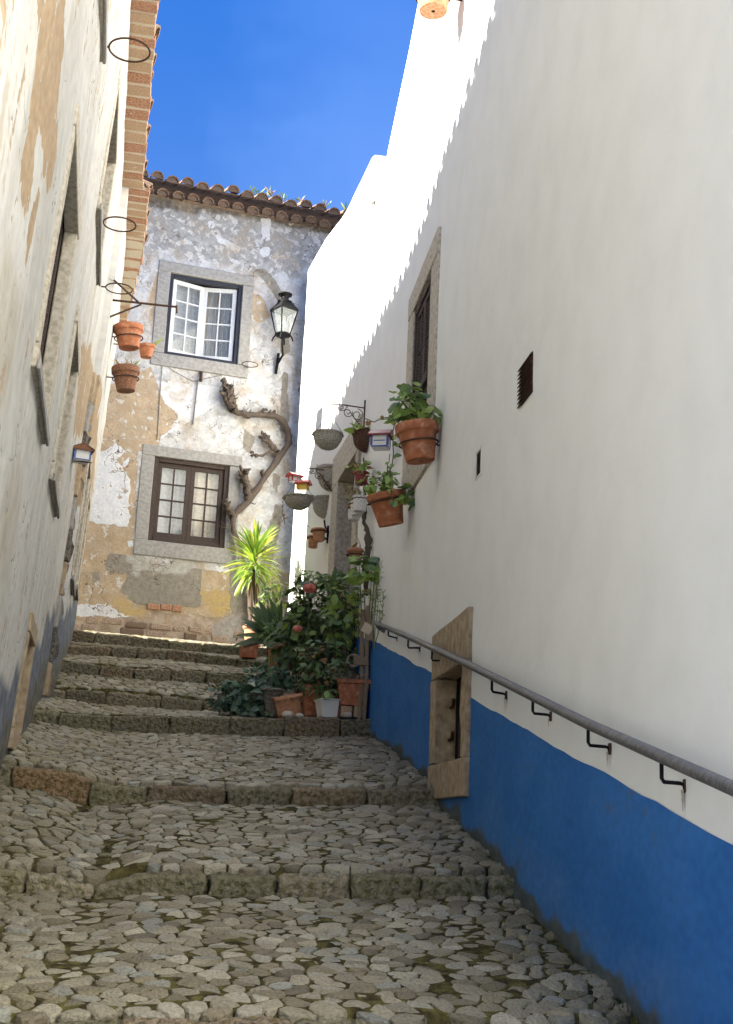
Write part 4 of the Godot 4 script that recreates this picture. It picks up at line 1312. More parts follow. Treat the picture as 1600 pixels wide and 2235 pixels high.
func build_right_house() -> void:
	var o := thing("white_house", Vector3(1.55, 0.9, -4.5), "tall whitewashed house wall with a bright blue painted foot, right of the steps", "house")
	var holes := [Rect2(9.55, 4.6, 0.92, 1.45), Rect2(7.765, 2.03, 0.925, 0.58), Rect2(13.46, 2.8, 1.22, 2.78), Rect2(6.21, 3.845, 0.29, 0.235), Rect2(7.475, 3.75, 0.14, 0.16)]
	var ex := []
	var eh := []
	for r: Rect2 in holes:
		ex.append_array([r.position.x, r.end.x]); eh.append_array([r.position.y, r.end.y])
	ex.append_array([11.0, 13.015, 13.025])
	var sl := lines(-4.0, 17.6, 0.22, ex)
	var hl := lines(-2.0, 9.6, 0.25, eh)
	putw("wall", wall_sheet(RIGHT, sl, hl, holes, right_top, func(s: float): return -2.0, 0.0, Rect2(0, 0, 4, 4), 0.008), M.white, o)
	putw("wall_top", wall_body(RIGHT, sl, right_top, -2.0, 0.5), M.white, o)
	var pl := lines(10.6, 13.6, 0.2, [])
	var ptop := func(s: float): return 9.12 - 0.5 * pow(clampf((12.3 - s) / 1.7, 0, 1), 2)
	putw("parapet", wall_sheet(RIGHT, pl, lines(7.5, 9.3, 0.25, []), [], ptop, func(s: float): return 7.5, -0.28, Rect2(0, 0, 4, 4), 0.0), M.white, o)
	var br := Rect2(2.4, 0.4, 10.8, 3.3)
	putw("blue_band", wall_sheet(RIGHT, lines(-4.0, 13.9, 0.15, ex), lines(-2.0, 4.6, 0.08, eh), holes, band_top, func(s: float): return -2.0, 0.004, br, 0.008), blue_plaster(br), o)
	# upper window
	var w := part("window", o)
	surround(w, RIGHT, 9.25, 10.76, 4.34, 6.27, 9.55, 10.47, 4.6, 6.05, M.cream_stone, 0.022, 0.2)
	wpart("frame", w, M.dark_wood, RIGHT, 9.555, 9.61, 4.605, 6.045, -0.06, 0.005)
	wpart("frame", w, M.dark_wood, RIGHT, 10.41, 10.465, 4.605, 6.045, -0.06, 0.005)
	wpart("frame", w, M.dark_wood, RIGHT, 9.612, 10.408, 5.985, 6.045, -0.06, 0.003)
	wpart("frame", w, M.dark_wood, RIGHT, 9.612, 10.408, 4.605, 4.66, -0.06, 0.003)
	wpart("transom", w, M.dark_wood, RIGHT, 9.612, 10.408, 5.12, 5.2, -0.055, 0.02)
	casement(w, on_wall(RIGHT, 10.405, 5.205, -0.045), 0.39, 0.775, 2, 2, 0.045, 0.018, M.dark_wood)
	casement(w, on_wall(RIGHT, 10.007, 5.205, -0.047), 0.39, 0.775, 2, 2, 0.045, 0.018, M.dark_wood)
	casement(w, on_wall(RIGHT, 10.405, 4.662, -0.048), 0.79, 0.455, 3, 1, 0.045, 0.018, M.dark_wood)
	curtain(w, RIGHT, 9.6, 9.95, 5.2, 6.04, -0.12, M.curtain)
	room(w, RIGHT, 9.5, 10.5, 4.55, 6.1, -0.205, 1.2)
	# low barred opening
	var n := part("cellar_window", o)
	surround(n, RIGHT, 7.595, 8.87, 1.80, 2.93, 7.765, 8.69, 2.03, 2.61, M.tan_stone, 0.03, 0.125, 0.016)
	room(n, RIGHT, 7.74, 8.72, 2.0, 2.64, -0.12, 0.5, M.black)
	for h in [2.2, 2.42]:
		tube_part("iron_pin", n, M.rusty, [Rp(8.72, h, -0.08), Rp(8.60, h, -0.08), Rp(8.585, h + 0.05, -0.08)], 0.014, 6)
	wpart("bar", n, M.rusty, RIGHT, 8.42, 8.445, 2.035, 2.6, -0.118, -0.093)
	wpart("bar", n, M.rusty, RIGHT, 8.14, 8.165, 2.035, 2.6, -0.118, -0.093)
	# door
	var d := part("door", o)
	surround(d, RIGHT, 13.24, 15.12, 3.0, 5.97, 13.46, 14.68, 3.0, 5.58, M.cream_stone, 0.03, 0.26, 0.006)
	for k in 6:
		wpart("plank", d, M.dark_wood, RIGHT, 13.46 + k * 0.2035, 13.46 + k * 0.2035 + 0.2, 2.9, 5.575, -0.25 - 0.004 * (k % 2), -0.205 - 0.004 * (k % 2), 0.006)
	wpart("rail", d, M.dark_wood, RIGHT, 13.47, 14.67, 4.35, 4.5, -0.2, -0.18)
	room(d, RIGHT, 13.4, 14.72, 2.9, 5.6, -0.255, 0.4, M.black)
	# ventilators
	var v := part("ventilator", o)
	for k in 10:
		var h := 3.852 + k * 0.0232
		var mb := MB.new()
		mb.rbox(func(p: Vector3): return Rp(-p.x, p.y + (0.012 - p.z) * 0.9 + wob.get_noise_1d(p.x * 9.0) * 0.004, p.z), Vector3(-6.5, h - 0.011, -0.03), Vector3(-6.21, h - 0.001, 0.012), 0.003)
		putw("slat", mb.commit(), M.rusty, v)
	room(v, RIGHT, 6.21, 6.5, 3.845, 4.08, -0.02, 0.15, M.black)
	var v2 := part("ventilator", o)
	for q in [[7.46, 7.63, 3.905, 3.925], [7.46, 7.63, 3.735, 3.752], [7.46, 7.48, 3.752, 3.905], [7.61, 7.63, 3.752, 3.905]]:
		wpart("rim", v2, M.white_plastic, RIGHT, q[0], q[1], q[2], q[3], -0.02, 0.004, 0.002)
	for k in 11:
		wpart("slat", v2, M.rusty, RIGHT, 7.48, 7.61, 3.757 + k * 0.0137, 3.7605 + k * 0.0137, -0.01, 0.002, 0.001)
	room(v2, RIGHT, 7.475, 7.615, 3.75, 3.91, -0.015, 0.1, M.black)
	wpart("junction_box", o, M.white_plastic, RIGHT, 13.08, 13.2, 8.44, 8.57, 0.0, 0.09, 0.006)
	tube_part("thin_cable", o, M.cable, [Rp(13.14, 8.44, 0.02), Rp(13.15, 8.1, 0.015), Rp(13.13, 7.6, 0.015)], 0.004, 5)

func left_holes() -> Array:
	return [Rect2(6.42, 3.92, 1.2, 1.24), Rect2(8.95, 3.98, 0.95, 1.05), Rect2(6.2, 6.32, 1.0, 1.1), Rect2(9.35, 6.25, 1.25, 1.0), Rect2(9.15, 2.15, 0.66, 0.66), Rect2(13.0, 4.0, 0.75, 1.15), Rect2(14.4, 4.15, 0.6, 0.95)]

func eave_o(s: float) -> float: return lerpf(0.215, 0.10, smoothstep(14.0, 15.95, s))
func eave_h(s: float) -> float: return 8.1 - 0.28 * smoothstep(13.6, 15.95, s)

func build_left_house() -> void:
	var o := thing("cream_house", Vector3(-1.3, 1.8, -8.6), "old cream plastered house with peeling ochre patches, left of the steps", "house")
	var holes := left_holes()
	var ex := [12.69, 12.71]
	var eh := []
	for r: Rect2 in holes:
		ex.append_array([r.position.x, r.end.x]); eh.append_array([r.position.y, r.end.y])
	var r := Rect2(3.6, 1.2, 12.4, 7.0)
	var mat := left_plaster(r)
	var sl := lines(2.6, 16.12, 0.2, ex)
	putw("wall", wall_sheet(LEFT, sl, lines(-2.0, 8.12, 0.2, eh), holes, eave_h, func(s: float): return -2.0, 0.0, r, 0.014), mat, o)
	putw("wall_top", wall_body(LEFT, sl, eave_h, -2.0, 0.5, false), mat, o)
	# the far end of the house follows the cross street
	var e := MB.new()
	var c0 := Lp(16.12, 0, 0)
	var out := Vector3(-1, 0, 0.205).normalized()
	e.quad(c0 + out * 9 + Vector3(0, 2, 0), c0 + Vector3(0, 2, 0), Lp(16.12, 7.85, 0), Lp(16.12, 7.85, 0) + out * 9 + Vector3(0, 2.2, 0))
	var c1 := Lp(2.6, 0, 0)
	var e2 := MB.new()
	e2.quad(c1 + Vector3(0, -1.5, 0), c1 + Vector3(-9, -1.5, 0), Lp(2.6, 8.1, 0) + Vector3(-9, 3.0, 0), Lp(2.6, 8.1, 0))
	putw("end_wall", e.commit(), M.white, o)
	putw("end_wall", e2.commit(), M.white, o)
	# stone windows
	var wm := [M.teal_wood, M.dark_wood, M.dark_wood, M.dark_wood, M.red_wood, M.dark_wood, M.red_wood]
	for k in holes.size():
		var q: Rect2 = holes[k]
		var w := part("window", o)
		var m := 0.13 if k != 4 else 0.14
		surround(w, LEFT, q.position.x - m, q.end.x + m, q.position.y - m, q.end.y + m, q.position.x, q.end.x, q.position.y, q.end.y, M.tan_stone if k == 4 else M.cream_stone, 0.016, 0.2 if k == 4 else 0.07, 0.005)
		if k != 4:
			wpart("ledge", w, M.grey_stone, LEFT, q.position.x - m, q.end.x + m, q.position.y - m - 0.01, q.position.y - m + 0.05, 0.022, 0.042, 0.01, 4, 0.006, 9)
		var x0 := q.position.x
		var x1 := q.end.x
		var h0 := q.position.y
		var h1 := q.end.y
		var fm: Material = wm[k]
		var fr: Material = M.dark_wood if k == 0 else fm
		for z in [[x0, x0 + 0.06, h0, h1], [x1 - 0.06, x1, h0, h1], [x0 + 0.062, x1 - 0.062, h1 - 0.06, h1], [x0 + 0.062, x1 - 0.062, h0, h0 + 0.07]]:
			wpart("frame", w, fr, LEFT, z[0] + 0.002, z[1] - 0.002, z[2] + 0.002, z[3] - 0.002, -0.115, -0.075)
		if k == 4:
			wpart("shutter", w, M.red_wood, LEFT, x0 + 0.063, x1 - 0.063, h0 + 0.073, h1 - 0.063, -0.13, -0.09)
		else:
			var ww := (x1 - x0 - 0.13) / 2
			casement(w, on_wall(LEFT, x0 + 0.064, h0 + 0.074, -0.11), ww, (h1 - h0) * 0.55 if k == 0 else h1 - h0 - 0.14, 2, 3, 0.05, 0.02, fm)
			casement(w, on_wall(LEFT, x0 + 0.066 + ww, h0 + 0.074, -0.11), ww, (h1 - h0) * 0.55 if k == 0 else h1 - h0 - 0.14, 2, 3, 0.05, 0.02, fm)
		room(w, LEFT, x0 - 0.03, x1 + 0.03, h0 - 0.03, h1 + 0.03, -0.2 if k == 4 else -0.068, 1.0, M.dark_room if k == 4 else M.black)
	# rough quoin where the two parts of the house meet
	for k in 11:
		var h := 2.35 + k * 0.33
		wpart("quoin_stone", o, [M.grey_stone, M.tan_stone, M.dark_stone][(k * 7) % 3], LEFT, 12.60 - (0.03 if k % 2 else 0.0), 12.698, h, h + 0.322, -0.1, 0.03 + 0.006 * (k % 3), 0.012, 4, 0.014, 40 + k)
	# brick cornice under the eaves
	var s := 3.0
	var k := 0
	while s < 15.95:
		var ln := 0.15 + 0.025 * sin(k * 12.9)
		var eo := eave_o(s) + 0.008 * sin(k * 7.7)
		var hh := eave_h(s) + 0.004 * sin(k * 5.1)
		wpart("cornice_brick", o, M.brick if [1, 0, 0, 1, 0, 1, 1, 0, 0][k % 9] == 1 else M.brick_pale, LEFT, s, s + ln, hh - 0.005, hh + 0.05, -0.12, eo, 0.01, 4, 0.012, 60 + k)
		s += ln + 0.042
		k += 1
	var mo := MB.new()
	mo.grid(60, 2, func(i: int, j: int):
		var ss := lerpf(3.0, 16.1, i / 59.0)
		return Lp(ss, eave_h(ss) + 0.003, eave_o(ss) - 0.012 if j == 0 else -0.1))
	putw("cornice_mortar", mo.commit(), M.mortar, o)
	# roof
	var roof := MB.new()
	roof.grid(70, 12, func(i: int, j: int):
		var ss := lerpf(2.5, 16.15, i / 69.0)
		var oo := lerpf(eave_o(ss) - 0.03, -3.2, j / 11.0)
		return Lp(ss, 0, oo) + Vector3(0.05, 1, 0) * (eave_h(ss) + 0.07) + Vector3(0, (eave_o(ss) - oo) * 0.40, 0))
	var rf := putw("roof", roof.commit(), M.tile, o)
	s = 2.55
	k = 0
	while s < 16.05:
		roof_tile(rf, Lp(s + 0.03 * sin(k * 5.3), eave_h(s) + 0.072 + 0.014 * sin(k * 8.1), eave_o(s) - 0.03 + 0.022 * sin(k * 3.7)), (Lp(s, 0, 0) - Lp(s, 0, 1) + Vector3(0, 0.40, 0)).normalized(), Vector3(0, 1, 0), 0.5, 0.11 + 0.008 * sin(k * 2.9), M.tile)
		s += 0.24
		k += 1
	# chimney at the far gable
	wpart("chimney", o, M.white, LEFT, 15.6, 15.95, 7.8, 8.62, -0.62, -0.12, 0.02)

# half-round tile: mouth at p, running up the roof along d
func roof_tile(parent: Node3D, p: Vector3, d: Vector3, up: Vector3, len: float, r: float, mat: Material, called := "roof_tile") -> void:
	var mb := MB.new()
	var x := d.cross(up).normalized()
	var y := x.cross(d).normalized()
	var n := 8
	for lay in 2:
		var rr := r if lay == 0 else r - 0.016
		mb.grid(n + 1, 3, func(i: int, j: int):
			var a := PI * (1.0 - float(i) / n) if lay == 0 else PI * float(i) / n
			var t := j / 2.0
			var q := rr * (1.0 - 0.14 * t)
			return p + d * len * t + x * cos(a) * q + y * sin(a) * q)
	for i in n:
		var a := PI * i / n
		var b := PI * (i + 1) / n
		var e := func(t: float, rr: float): return p + x * cos(t) * rr + y * sin(t) * rr
		mb.quad(e.call(a, r - 0.016), e.call(a, r), e.call(b, r), e.call(b, r - 0.016))
	putw(called, mb.commit(), mat, parent)

func build_back_house() -> void:
	var o := thing("weathered_house", Bp(1.5, 4.0, 0), "weathered old house with flaking white and ochre plaster closing the top of the steps", "house")
	var lw := Rect2(Vector2(0.953, 6.521).x, Vector2(0.959, 5.29).y, 0, 0)
	var lo := Rect2(0.905, 5.33, 1.08, 1.215)
	var up := Rect2(0.905, 8.08, 1.08, 1.26)
	var holes := [lo, up]
	var ex := [lo.position.x, lo.end.x]
	var eh := [lo.position.y, lo.end.y, up.position.y, up.end.y]
	var r := Rect2(-0.4, 3.7, 4.6, 7.4)
	var mat := back_plaster(r)
	var top := func(s: float): return 10.58
	var sl := lines(-7.0, 6.0, 0.2, ex)
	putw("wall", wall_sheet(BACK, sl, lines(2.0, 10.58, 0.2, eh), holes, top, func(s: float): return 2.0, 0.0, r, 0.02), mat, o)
	putw("wall_top", wall_body(BACK, sl, top, 2.0, 0.5), mat, o)
	# windows
	var w := part("window", o)
	surround(w, BACK, 0.72, 2.16, 5.11, 6.70, lo.position.x, lo.end.x, lo.position.y, lo.end.y, M.grey_stone, 0.02, 0.2, 0.005)
	frame4(w, M.dark_wood, lo, 0.065, -0.1, -0.02)
	var cw := (lo.size.x - 0.136) / 2
	casement(w, on_wall(BACK, lo.position.x + 0.067, lo.position.y + 0.067, -0.09), cw, lo.size.y - 0.134, 2, 4, 0.062, 0.022, M.dark_wood)
	casement(w, on_wall(BACK, lo.position.x + 0.069 + cw, lo.position.y + 0.067, -0.09), cw, lo.size.y - 0.134, 2, 4, 0.062, 0.022, M.dark_wood)
	curtain(w, BACK, lo.position.x + 0.04, lo.position.x + 0.55, lo.position.y + 0.05, lo.end.y, -0.17, M.curtain)
	curtain(w, BACK, lo.position.x + 0.58, lo.end.x - 0.03, lo.position.y + 0.05, lo.end.y, -0.2, M.warm_curtain)
	room(w, BACK, lo.position.x - 0.03, lo.end.x + 0.03, lo.position.y - 0.03, lo.end.y + 0.03, -0.215, 1.2)
	var u := part("window", o)
	surround(u, BACK, 0.72, 2.15, 7.89, 9.50, up.position.x, up.end.x, up.position.y, up.end.y, M.grey_stone, 0.02, 0.2, 0.005)
	frame4(u, M.navy_wood, up, 0.055, -0.12, -0.02)
	var uw := (up.size.x - 0.116) / 2
	var a := on_wall(BACK, up.position.x + 0.057, up.position.y + 0.057, -0.11)
	a.basis = a.basis * Basis(Vector3.UP, deg_to_rad(14))
	casement(u, a, uw * 1.02, up.size.y - 0.114, 2, 4, 0.06, 0.02, M.white_wood)
	var b := on_wall(BACK, up.end.x - 0.057, up.position.y + 0.057, -0.11)
	b.basis = b.basis * Basis(Vector3.UP, deg_to_rad(-14))
	b.origin -= b.basis.x * uw * 1.02
	casement(u, b, uw * 1.02, up.size.y - 0.114, 2, 4, 0.06, 0.02, M.white_wood)
	curtain(u, BACK, up.position.x, up.position.x + 0.62, up.position.y, up.end.y, -0.33, M.curtain)
	curtain(u, BACK, up.position.x + 0.86, up.end.x, up.position.y, up.end.y, -0.35, M.curtain)
	room(u, BACK, up.position.x - 0.03, up.end.x + 0.03, up.position.y - 0.03, up.end.y + 0.03, -0.2, 1.6)
	# bare bricks low in the wall
	for k in 3:
		wpart("brick", o, M.brick, BACK, [0.98, 1.16, 1.32][k], [1.15, 1.31, 1.46][k], 4.37 + 0.01 * (k % 2), 4.45 + 0.008 * k, -0.05, 0.024, 0.012, 4, 0.012, 80 + k)
	# rubble stones showing at the foot of the wall
	var ru := -0.1
	var rk := 0
	while ru < 2.9:
		var ww := rng.randf_range(0.12, 0.34)
		for row in 2:
			if rng.randf() < 0.3: continue
			var hb := 3.98 + row * 0.115 + rng.randf_range(-0.01, 0.02)
			wpart("rubble_stone", o, pick([M.rubble, M.rubble, M.old_mortar]), BACK, ru + 0.05 * row, ru + 0.05 * row + ww, hb, hb + rng.randf_range(0.08, 0.11), -0.06, rng.randf_range(0.012, 0.028), 0.022, 4, 0.03, 300 + rk)
			rk += 1
		ru += ww + 0.03
	# roof: two rows of half-round tiles at the eave
	var roof := MB.new()
	roof.grid(60, 8, func(i: int, j: int):
		var uu := lerpf(-7.0, 6.0, i / 59.0)
		var oo := lerpf(0.26, -3.5, j / 7.0)
		return Bp(uu, 10.64 + (0.26 - oo) * 0.36, oo))
	var rf := putw("roof", roof.commit(), M.tile, o)
	var bed := MB.new()
	wbox(bed, BACK, -0.2, 5.0, 10.49, 10.62, -0.1, 0.05, 0.02, 20, 0.05, 4)
	putw("mortar_bed", bed.commit(), M.old_mortar, rf)
	var uu := -0.35
	var k := 0
	while uu < 4.6:
		var up2 := 0.018 * sin(k * 2.3)
		roof_tile(rf, Bp(uu, 10.63 + up2, 0.30 + 0.02 * sin(k * 5.1)), (BN * -1.0 + Vector3(0, 0.36, 0)).normalized(), Vector3.UP, 0.55, 0.098, M.tile)
		roof_tile(rf, Bp(uu + 0.115, 10.455 + up2 * 0.6, 0.2 + 0.015 * sin(k * 4.1)), (BN * -1.0 + Vector3(0, 0.2, 0)).normalized(), Vector3.UP, 0.4, 0.09, M.tile)
		for q in [[uu, 10.63 + up2, 0.285 + 0.02 * sin(k * 5.1), 0.088], [uu + 0.115, 10.455 + up2 * 0.6, 0.17 + 0.015 * sin(k * 4.1), 0.08]]:
			var fill := MB.new()
			for i in 8:
				var a0 := PI * i / 8.0
				var a1 := PI * (i + 1) / 8.0
				var cc := Bp(q[0], q[1], q[2] - 0.004)
				fill.tri(cc, cc + (BU * cos(a0) + Vector3(0, sin(a0), 0)) * q[3], cc + (BU * cos(a1) + Vector3(0, sin(a1), 0)) * q[3])
			putw("tile_mortar", fill.commit(), M.old_mortar, rf)
		uu += 0.225
		k += 1
	# weeds on the roof
	for q in [[2.05, 9, "leftmost tuft of weeds on the roof tiles above the upper window"], [2.25, 7, "second tuft of weeds from the left on the roof tiles"], [2.75, 10, "fourth and fullest tuft of weeds from the left on the roof tiles"], [3.1, 8, "second tuft of weeds from the right on the roof tiles, above the lantern"], [3.45, 6, "rightmost tuft of weeds on the roof tiles, nearest the white wall"], [2.45, 5, "third and thinnest tuft of weeds from the left on the roof tiles"]]:
		var wd := thing("roof_weed", Bp(q[0], 10.74, 0.2), "", "weed", "weeds growing on the roof tiles")
		wd.set_meta("label", q[2])
		for j in q[1]:
			var dv := (Vector3(0, 1, 0) + rdir() * 0.8).normalized()
			add_leaf(wd, "narrow", pick([M.leaf_mid, M.leaf_dry, M.leaf_pale]), aim(rdir() * 0.03, dv, rdir(), rng.randf_range(0.08, 0.2), 0.8), "blade")
	# cables and pipe on the facade
	tube_part("cable", o, M.cable, [Vector3(-1.032, 8.65, -17.615), Vector3(-1.026, 7.531, -17.616), Vector3(-1.01, 6.782, -17.619)], 0.006, 5)
	tube_part("cable", o, M.cable, [Vector3(-1.181, 8.02, -17.566), Vector3(-0.856, 7.836, -17.65), Vector3(-0.586, 7.725, -17.705), Vector3(-0.072, 7.927, -17.808), Vector3(0.22, 8.08, -17.867)], 0.004, 5)
	tube_part("pipe", o, M.cable, [Vector3(-0.51, 7.749, -17.712), Vector3(-0.521, 7.468, -17.71), Vector3(-0.531, 7.081, -17.708)], 0.011, 6)
	tube_part("rusty_hook", o, M.rusty, [Vector3(-0.474, 7.888, -17.74), Vector3(-0.469, 7.828, -17.689), Vector3(-0.469, 7.73, -17.69)], 0.025, 7)

func frame4(w: Node3D, m: Material, q: Rect2, t: float, o0: float, o1: float) -> void:
	for z in [[q.position.x, q.position.x + t, q.position.y, q.end.y], [q.end.x - t, q.end.x, q.position.y, q.end.y], [q.position.x + t, q.end.x - t, q.end.y - t, q.end.y], [q.position.x + t, q.end.x - t, q.position.y, q.position.y + t]]:
		wpart("frame", w, m, BACK, z[0] + 0.002, z[1] - 0.002, z[2] + 0.002, z[3] - 0.002, o0, o1)

# ------------------------------------------------------------------ left wall and far wall fittings
func build_left_fittings() -> void:
	var rg := "empty iron pot rings on the house walls"
	var q := Vector2(7.311, 6.298)
	pot_ring(LEFT, q.x, q.y, 0.128, "empty iron ring highest on the cream wall, just under the brick eave", rg)
	q = Vector2(9.584, 6.185)
	pot_ring(LEFT, q.x, q.y, 0.128, "empty iron ring on the cream wall, middle of the three, beside the upper window", rg)
	q = Vector2(11.53, 6.452)
	pot_ring(LEFT, q.x, q.y, 0.125, "empty iron ring on the cream wall just above the pole bracket", rg)
	q = Vector2(2.14, 8.058)
	pot_ring(BACK, q.x, q.y, 0.115, "empty iron ring at the sill corner of the weathered house's upper window", rg)
	# pole bracket with a brace
	var s := 11.26
	var h := 6.21
	s = 12.9
	h = 6.887
	var b := thing("pole_bracket", Lp(s, h, 0), "rusty iron pole standing out from the cream wall on a braced bracket", "bracket")
	var x := on_wall(LEFT, s, h, 0)
	tube_part("pole", b, M.rusty, [x * Vector3(0, 0, -0.02), x * Vector3(0, 0.01, 0.68)], 0.013, 6)
	tube_part("brace", b, M.rusty, [x * Vector3(0, -0.19, -0.01), x * Vector3(0, -0.01, 0.30)], 0.011, 6)
	tube_part("brace", b, M.rusty, [x * Vector3(-0.25, 0.12, 0.0), x * Vector3(0, 0.012, 0.27)], 0.011, 6)
	tube_part("hanger", b, M.rusty, [x * Vector3(0, 0.03, 0.67), x * Vector3(0, -0.06, 0.68)], 0.01, 6)
	# hanging pots at the far end of the cream wall
	hung_pot(LEFT, 14.2, Vector3(-1.256, 7.118, -14.2), 0.175, 0.115, 0.27, 0.075, Vector3(0.02, 0, 0.12), M.terracotta, 0.155, 0.12, "large terracotta pot in a ring, upper of the pots by the cream house corner", "terracotta pots hung on the cream wall", 0)
	hung_pot(LEFT, 15.2, Vector3(-1.107, 7.318, -15.3), 0.108, 0.07, 0.165, 0.045, Vector3(0.02, 0, 0.05), M.terracotta, 0.09, 0.13, "small bright terracotta pot in a ring, right of the two bigger ones", "terracotta pots hung on the cream wall", 3)
	hung_pot(LEFT, 14.4, Vector3(-1.26, 6.683, -14.4), 0.163, 0.105, 0.29, 0.085, Vector3(0.02, 0, 0.1), M.old_terracotta, 0.145, 0.15, "mossy stained terracotta pot with thin shoots, lowest by the cream house corner", "terracotta pots hung on the cream wall", 16)
	# pottery house on the cream wall
	var ph := on_wall(LEFT, 11.2, 4.62, 0.1)
	pottery_house("pottery_house", Transform3D(ph.basis * Basis(Vector3.UP, 0.2), Vector3(-1.298, 4.636, -11.2)), 0.13, 0.15, 0.10, M.white_glaze, M.old_terracotta, M.blue_glaze, "white and blue pottery house with a brown roof on the cream wall", "small pottery houses hung on the walls")
	tube_part("support", get_node("pottery_house") as Node3D, M.rusty, [Vector3(-1.398, 4.645, -11.2), Vector3(-1.192, 4.622, -11.15)], 0.006, 5)
	# street lantern
	lantern()
	dead_vine()

func hung_pot(wall: int, s: float, rim_c: Vector3, rt: float, rb: float, h: float, rim: float, tilt: Vector3, mat: Material, hoop_r: float, hoop_y: float, label: String, group: String, shoots: int) -> Node3D:
	var bas := Basis.from_euler(tilt)
	var o := thing("terracotta_pot", rim_c - bas.y * h, label, "flower pot", group)
	var xf := Transform3D(bas, Vector3.ZERO)
	clay_pot(o, xf, rt, rb, h, rim, mat)
	hoop(o, xf, hoop_r + 0.006, hoop_y, M.rusty)
	# stem of the hoop back to the wall
	var hp := o.position + bas.y * hoop_y
	var foot := hp
	var best := 9.0
	for k in 200:
		var ss := s - 1.0 + k * 0.01
		var p := W(wall, ss, hp.y, 0)
		if p.distance_to(hp) < best:
			best = p.distance_to(hp); foot = p
	var d := (foot - hp).normalized()
	tube_part("hoop_stem", o, M.rusty, [hp + d * hoop_r, foot + d * 0.03], 0.009, 6)
	for k in shoots:
		var dv := (Vector3(0, 1, 0) + rdir() * 0.9).normalized()
		var f := rdir() * 0.08
		f.y = 0
		add_leaf(o, pick(["narrow", "yucca_low"]), pick([M.leaf_mid, M.leaf_pale, M.leaf_dry]), aim(bas * (Vector3(0, h - 0.03, 0) + f), dv, rdir(), rng.randf_range(0.08, 0.24), 0.8), "shoot")
	return o

func lantern() -> void:
	var foot := Vector3(0.61, 8.141, -17.938)
	var cen := Vector3(0.666, 8.509, -17.663)
	var o := thing("street_lantern", foot, "black iron street lantern on a curved arm, right of the upper window", "street lamp")
	var top := Vector3(0.659, 9.192, -17.662)
	var hh := top.y - cen.y
	var x := Transform3D(Basis(BU, Vector3.UP, BN) * Basis(Vector3.UP, 0.35), cen)
	# arm
	tube_part("wall_bar", o, M.iron, [foot + Vector3(0, -0.12, 0.02), foot + Vector3(0.01, 0.02, 0.03), foot + Vector3(0.02, 0.2, 0.02)], 0.022, 7)
	tube_part("arm", o, M.iron, [foot + Vector3(0.01, 0.06, 0.03), foot + BN * 0.1 + Vector3(0, 0.02, 0), foot + BN * 0.2 + BU * 0.04 + Vector3(0, 0.12, 0), cen + Vector3(0, -0.12, 0), cen], 0.017, 7)
	var kn := []
	for k in 14:
		var a := TAU * k / 12.0
		kn.append(foot + Vector3(0, 0.07, 0) + BN * (0.09 + cos(a) * 0.045) + Vector3(0, sin(a) * 0.05, 0))
	tube_part("scroll", o, M.iron, kn, 0.014, 6)
	# body: four tapering sides
	var w0 := 0.105
	var w1 := 0.205
	var y0 := 0.03
	var y1 := hh * 0.60
	var cor := func(k: int, w: float, y: float): return x * Vector3([-1, 1, 1, -1][k] * w * 0.7, y, [1, 1, -1, -1][k] * w * 0.7)
	for k in 4:
		tube_part("corner_bar", o, M.iron, [cor.call(k, w0, y0), cor.call(k, w1, y1)], 0.011, 5)
		tube_part("bottom_rail", o, M.iron, [cor.call(k, w0, y0), cor.call((k + 1) % 4, w0, y0)], 0.016, 5)
		tube_part("top_rail", o, M.iron, [cor.call(k, w1, y1), cor.call((k + 1) % 4, w1, y1)], 0.015, 5)
		tube_part("foot_curl", o, M.iron, [cor.call(k, w0, y0), cor.call(k, w0 * 1.35, y0 - 0.05), cor.call(k, w0 * 1.5, y0 - 0.1)], 0.012, 5)
		var mb := MB.new()
		mb.quad(cor.call(k, w0, y0), cor.call((k + 1) % 4, w0, y0), cor.call((k + 1) % 4, w1, y1), cor.call(k, w1, y1))
		putw("glass_pane", mb.commit(), M.glass, o)
		var rf := MB.new()
		rf.quad(cor.call(k, w1 * 1.08, y1 + 0.01), cor.call((k + 1) % 4, w1 * 1.08, y1 + 0.01), cor.call((k + 1) % 4, w1 * 0.5, y1 + hh * 0.2), cor.call(k, w1 * 0.5, y1 + hh * 0.2))
		putw("roof_plate", rf.commit(), M.iron, o)
	var cap := MB.new()
	var yb := y1 + hh * 0.19
	cap.lathe(PackedVector2Array([Vector2(0.105, yb - 0.01), Vector2(0.11, yb + 0.01), Vector2(0.06, yb + 0.03), Vector2(0.05, yb + 0.08), Vector2(0.06, yb + 0.1), Vector2(0.1, yb + 0.11), Vector2(0.105, yb + 0.13), Vector2(0.05, yb + 0.155), Vector2(0.02, yb + 0.16), Vector2(0.001, yb + 0.165)]), 16, x)
	putw("cap", cap.commit(), M.iron, o)
	var base := MB.new()
	base.lathe(PackedVector2Array([Vector2(0.001, -0.04), Vector2(0.03, -0.03), Vector2(0.05, 0.0), Vector2(0.12, 0.02), Vector2(0.12, 0.04), Vector2(0.001, 0.045)]), 12, x)
	putw("base_plate", base.commit(), M.iron, o)
	var bulb := MB.new()
	bulb.lathe(PackedVector2Array([Vector2(0.001, 0.06), Vector2(0.025, 0.07), Vector2(0.03, 0.1), Vector2(0.055, 0.15), Vector2(0.058, 0.21), Vector2(0.04, 0.25), Vector2(0.001, 0.27)]), 14, x)
	putw("bulb", bulb.commit(), M.glass, o)

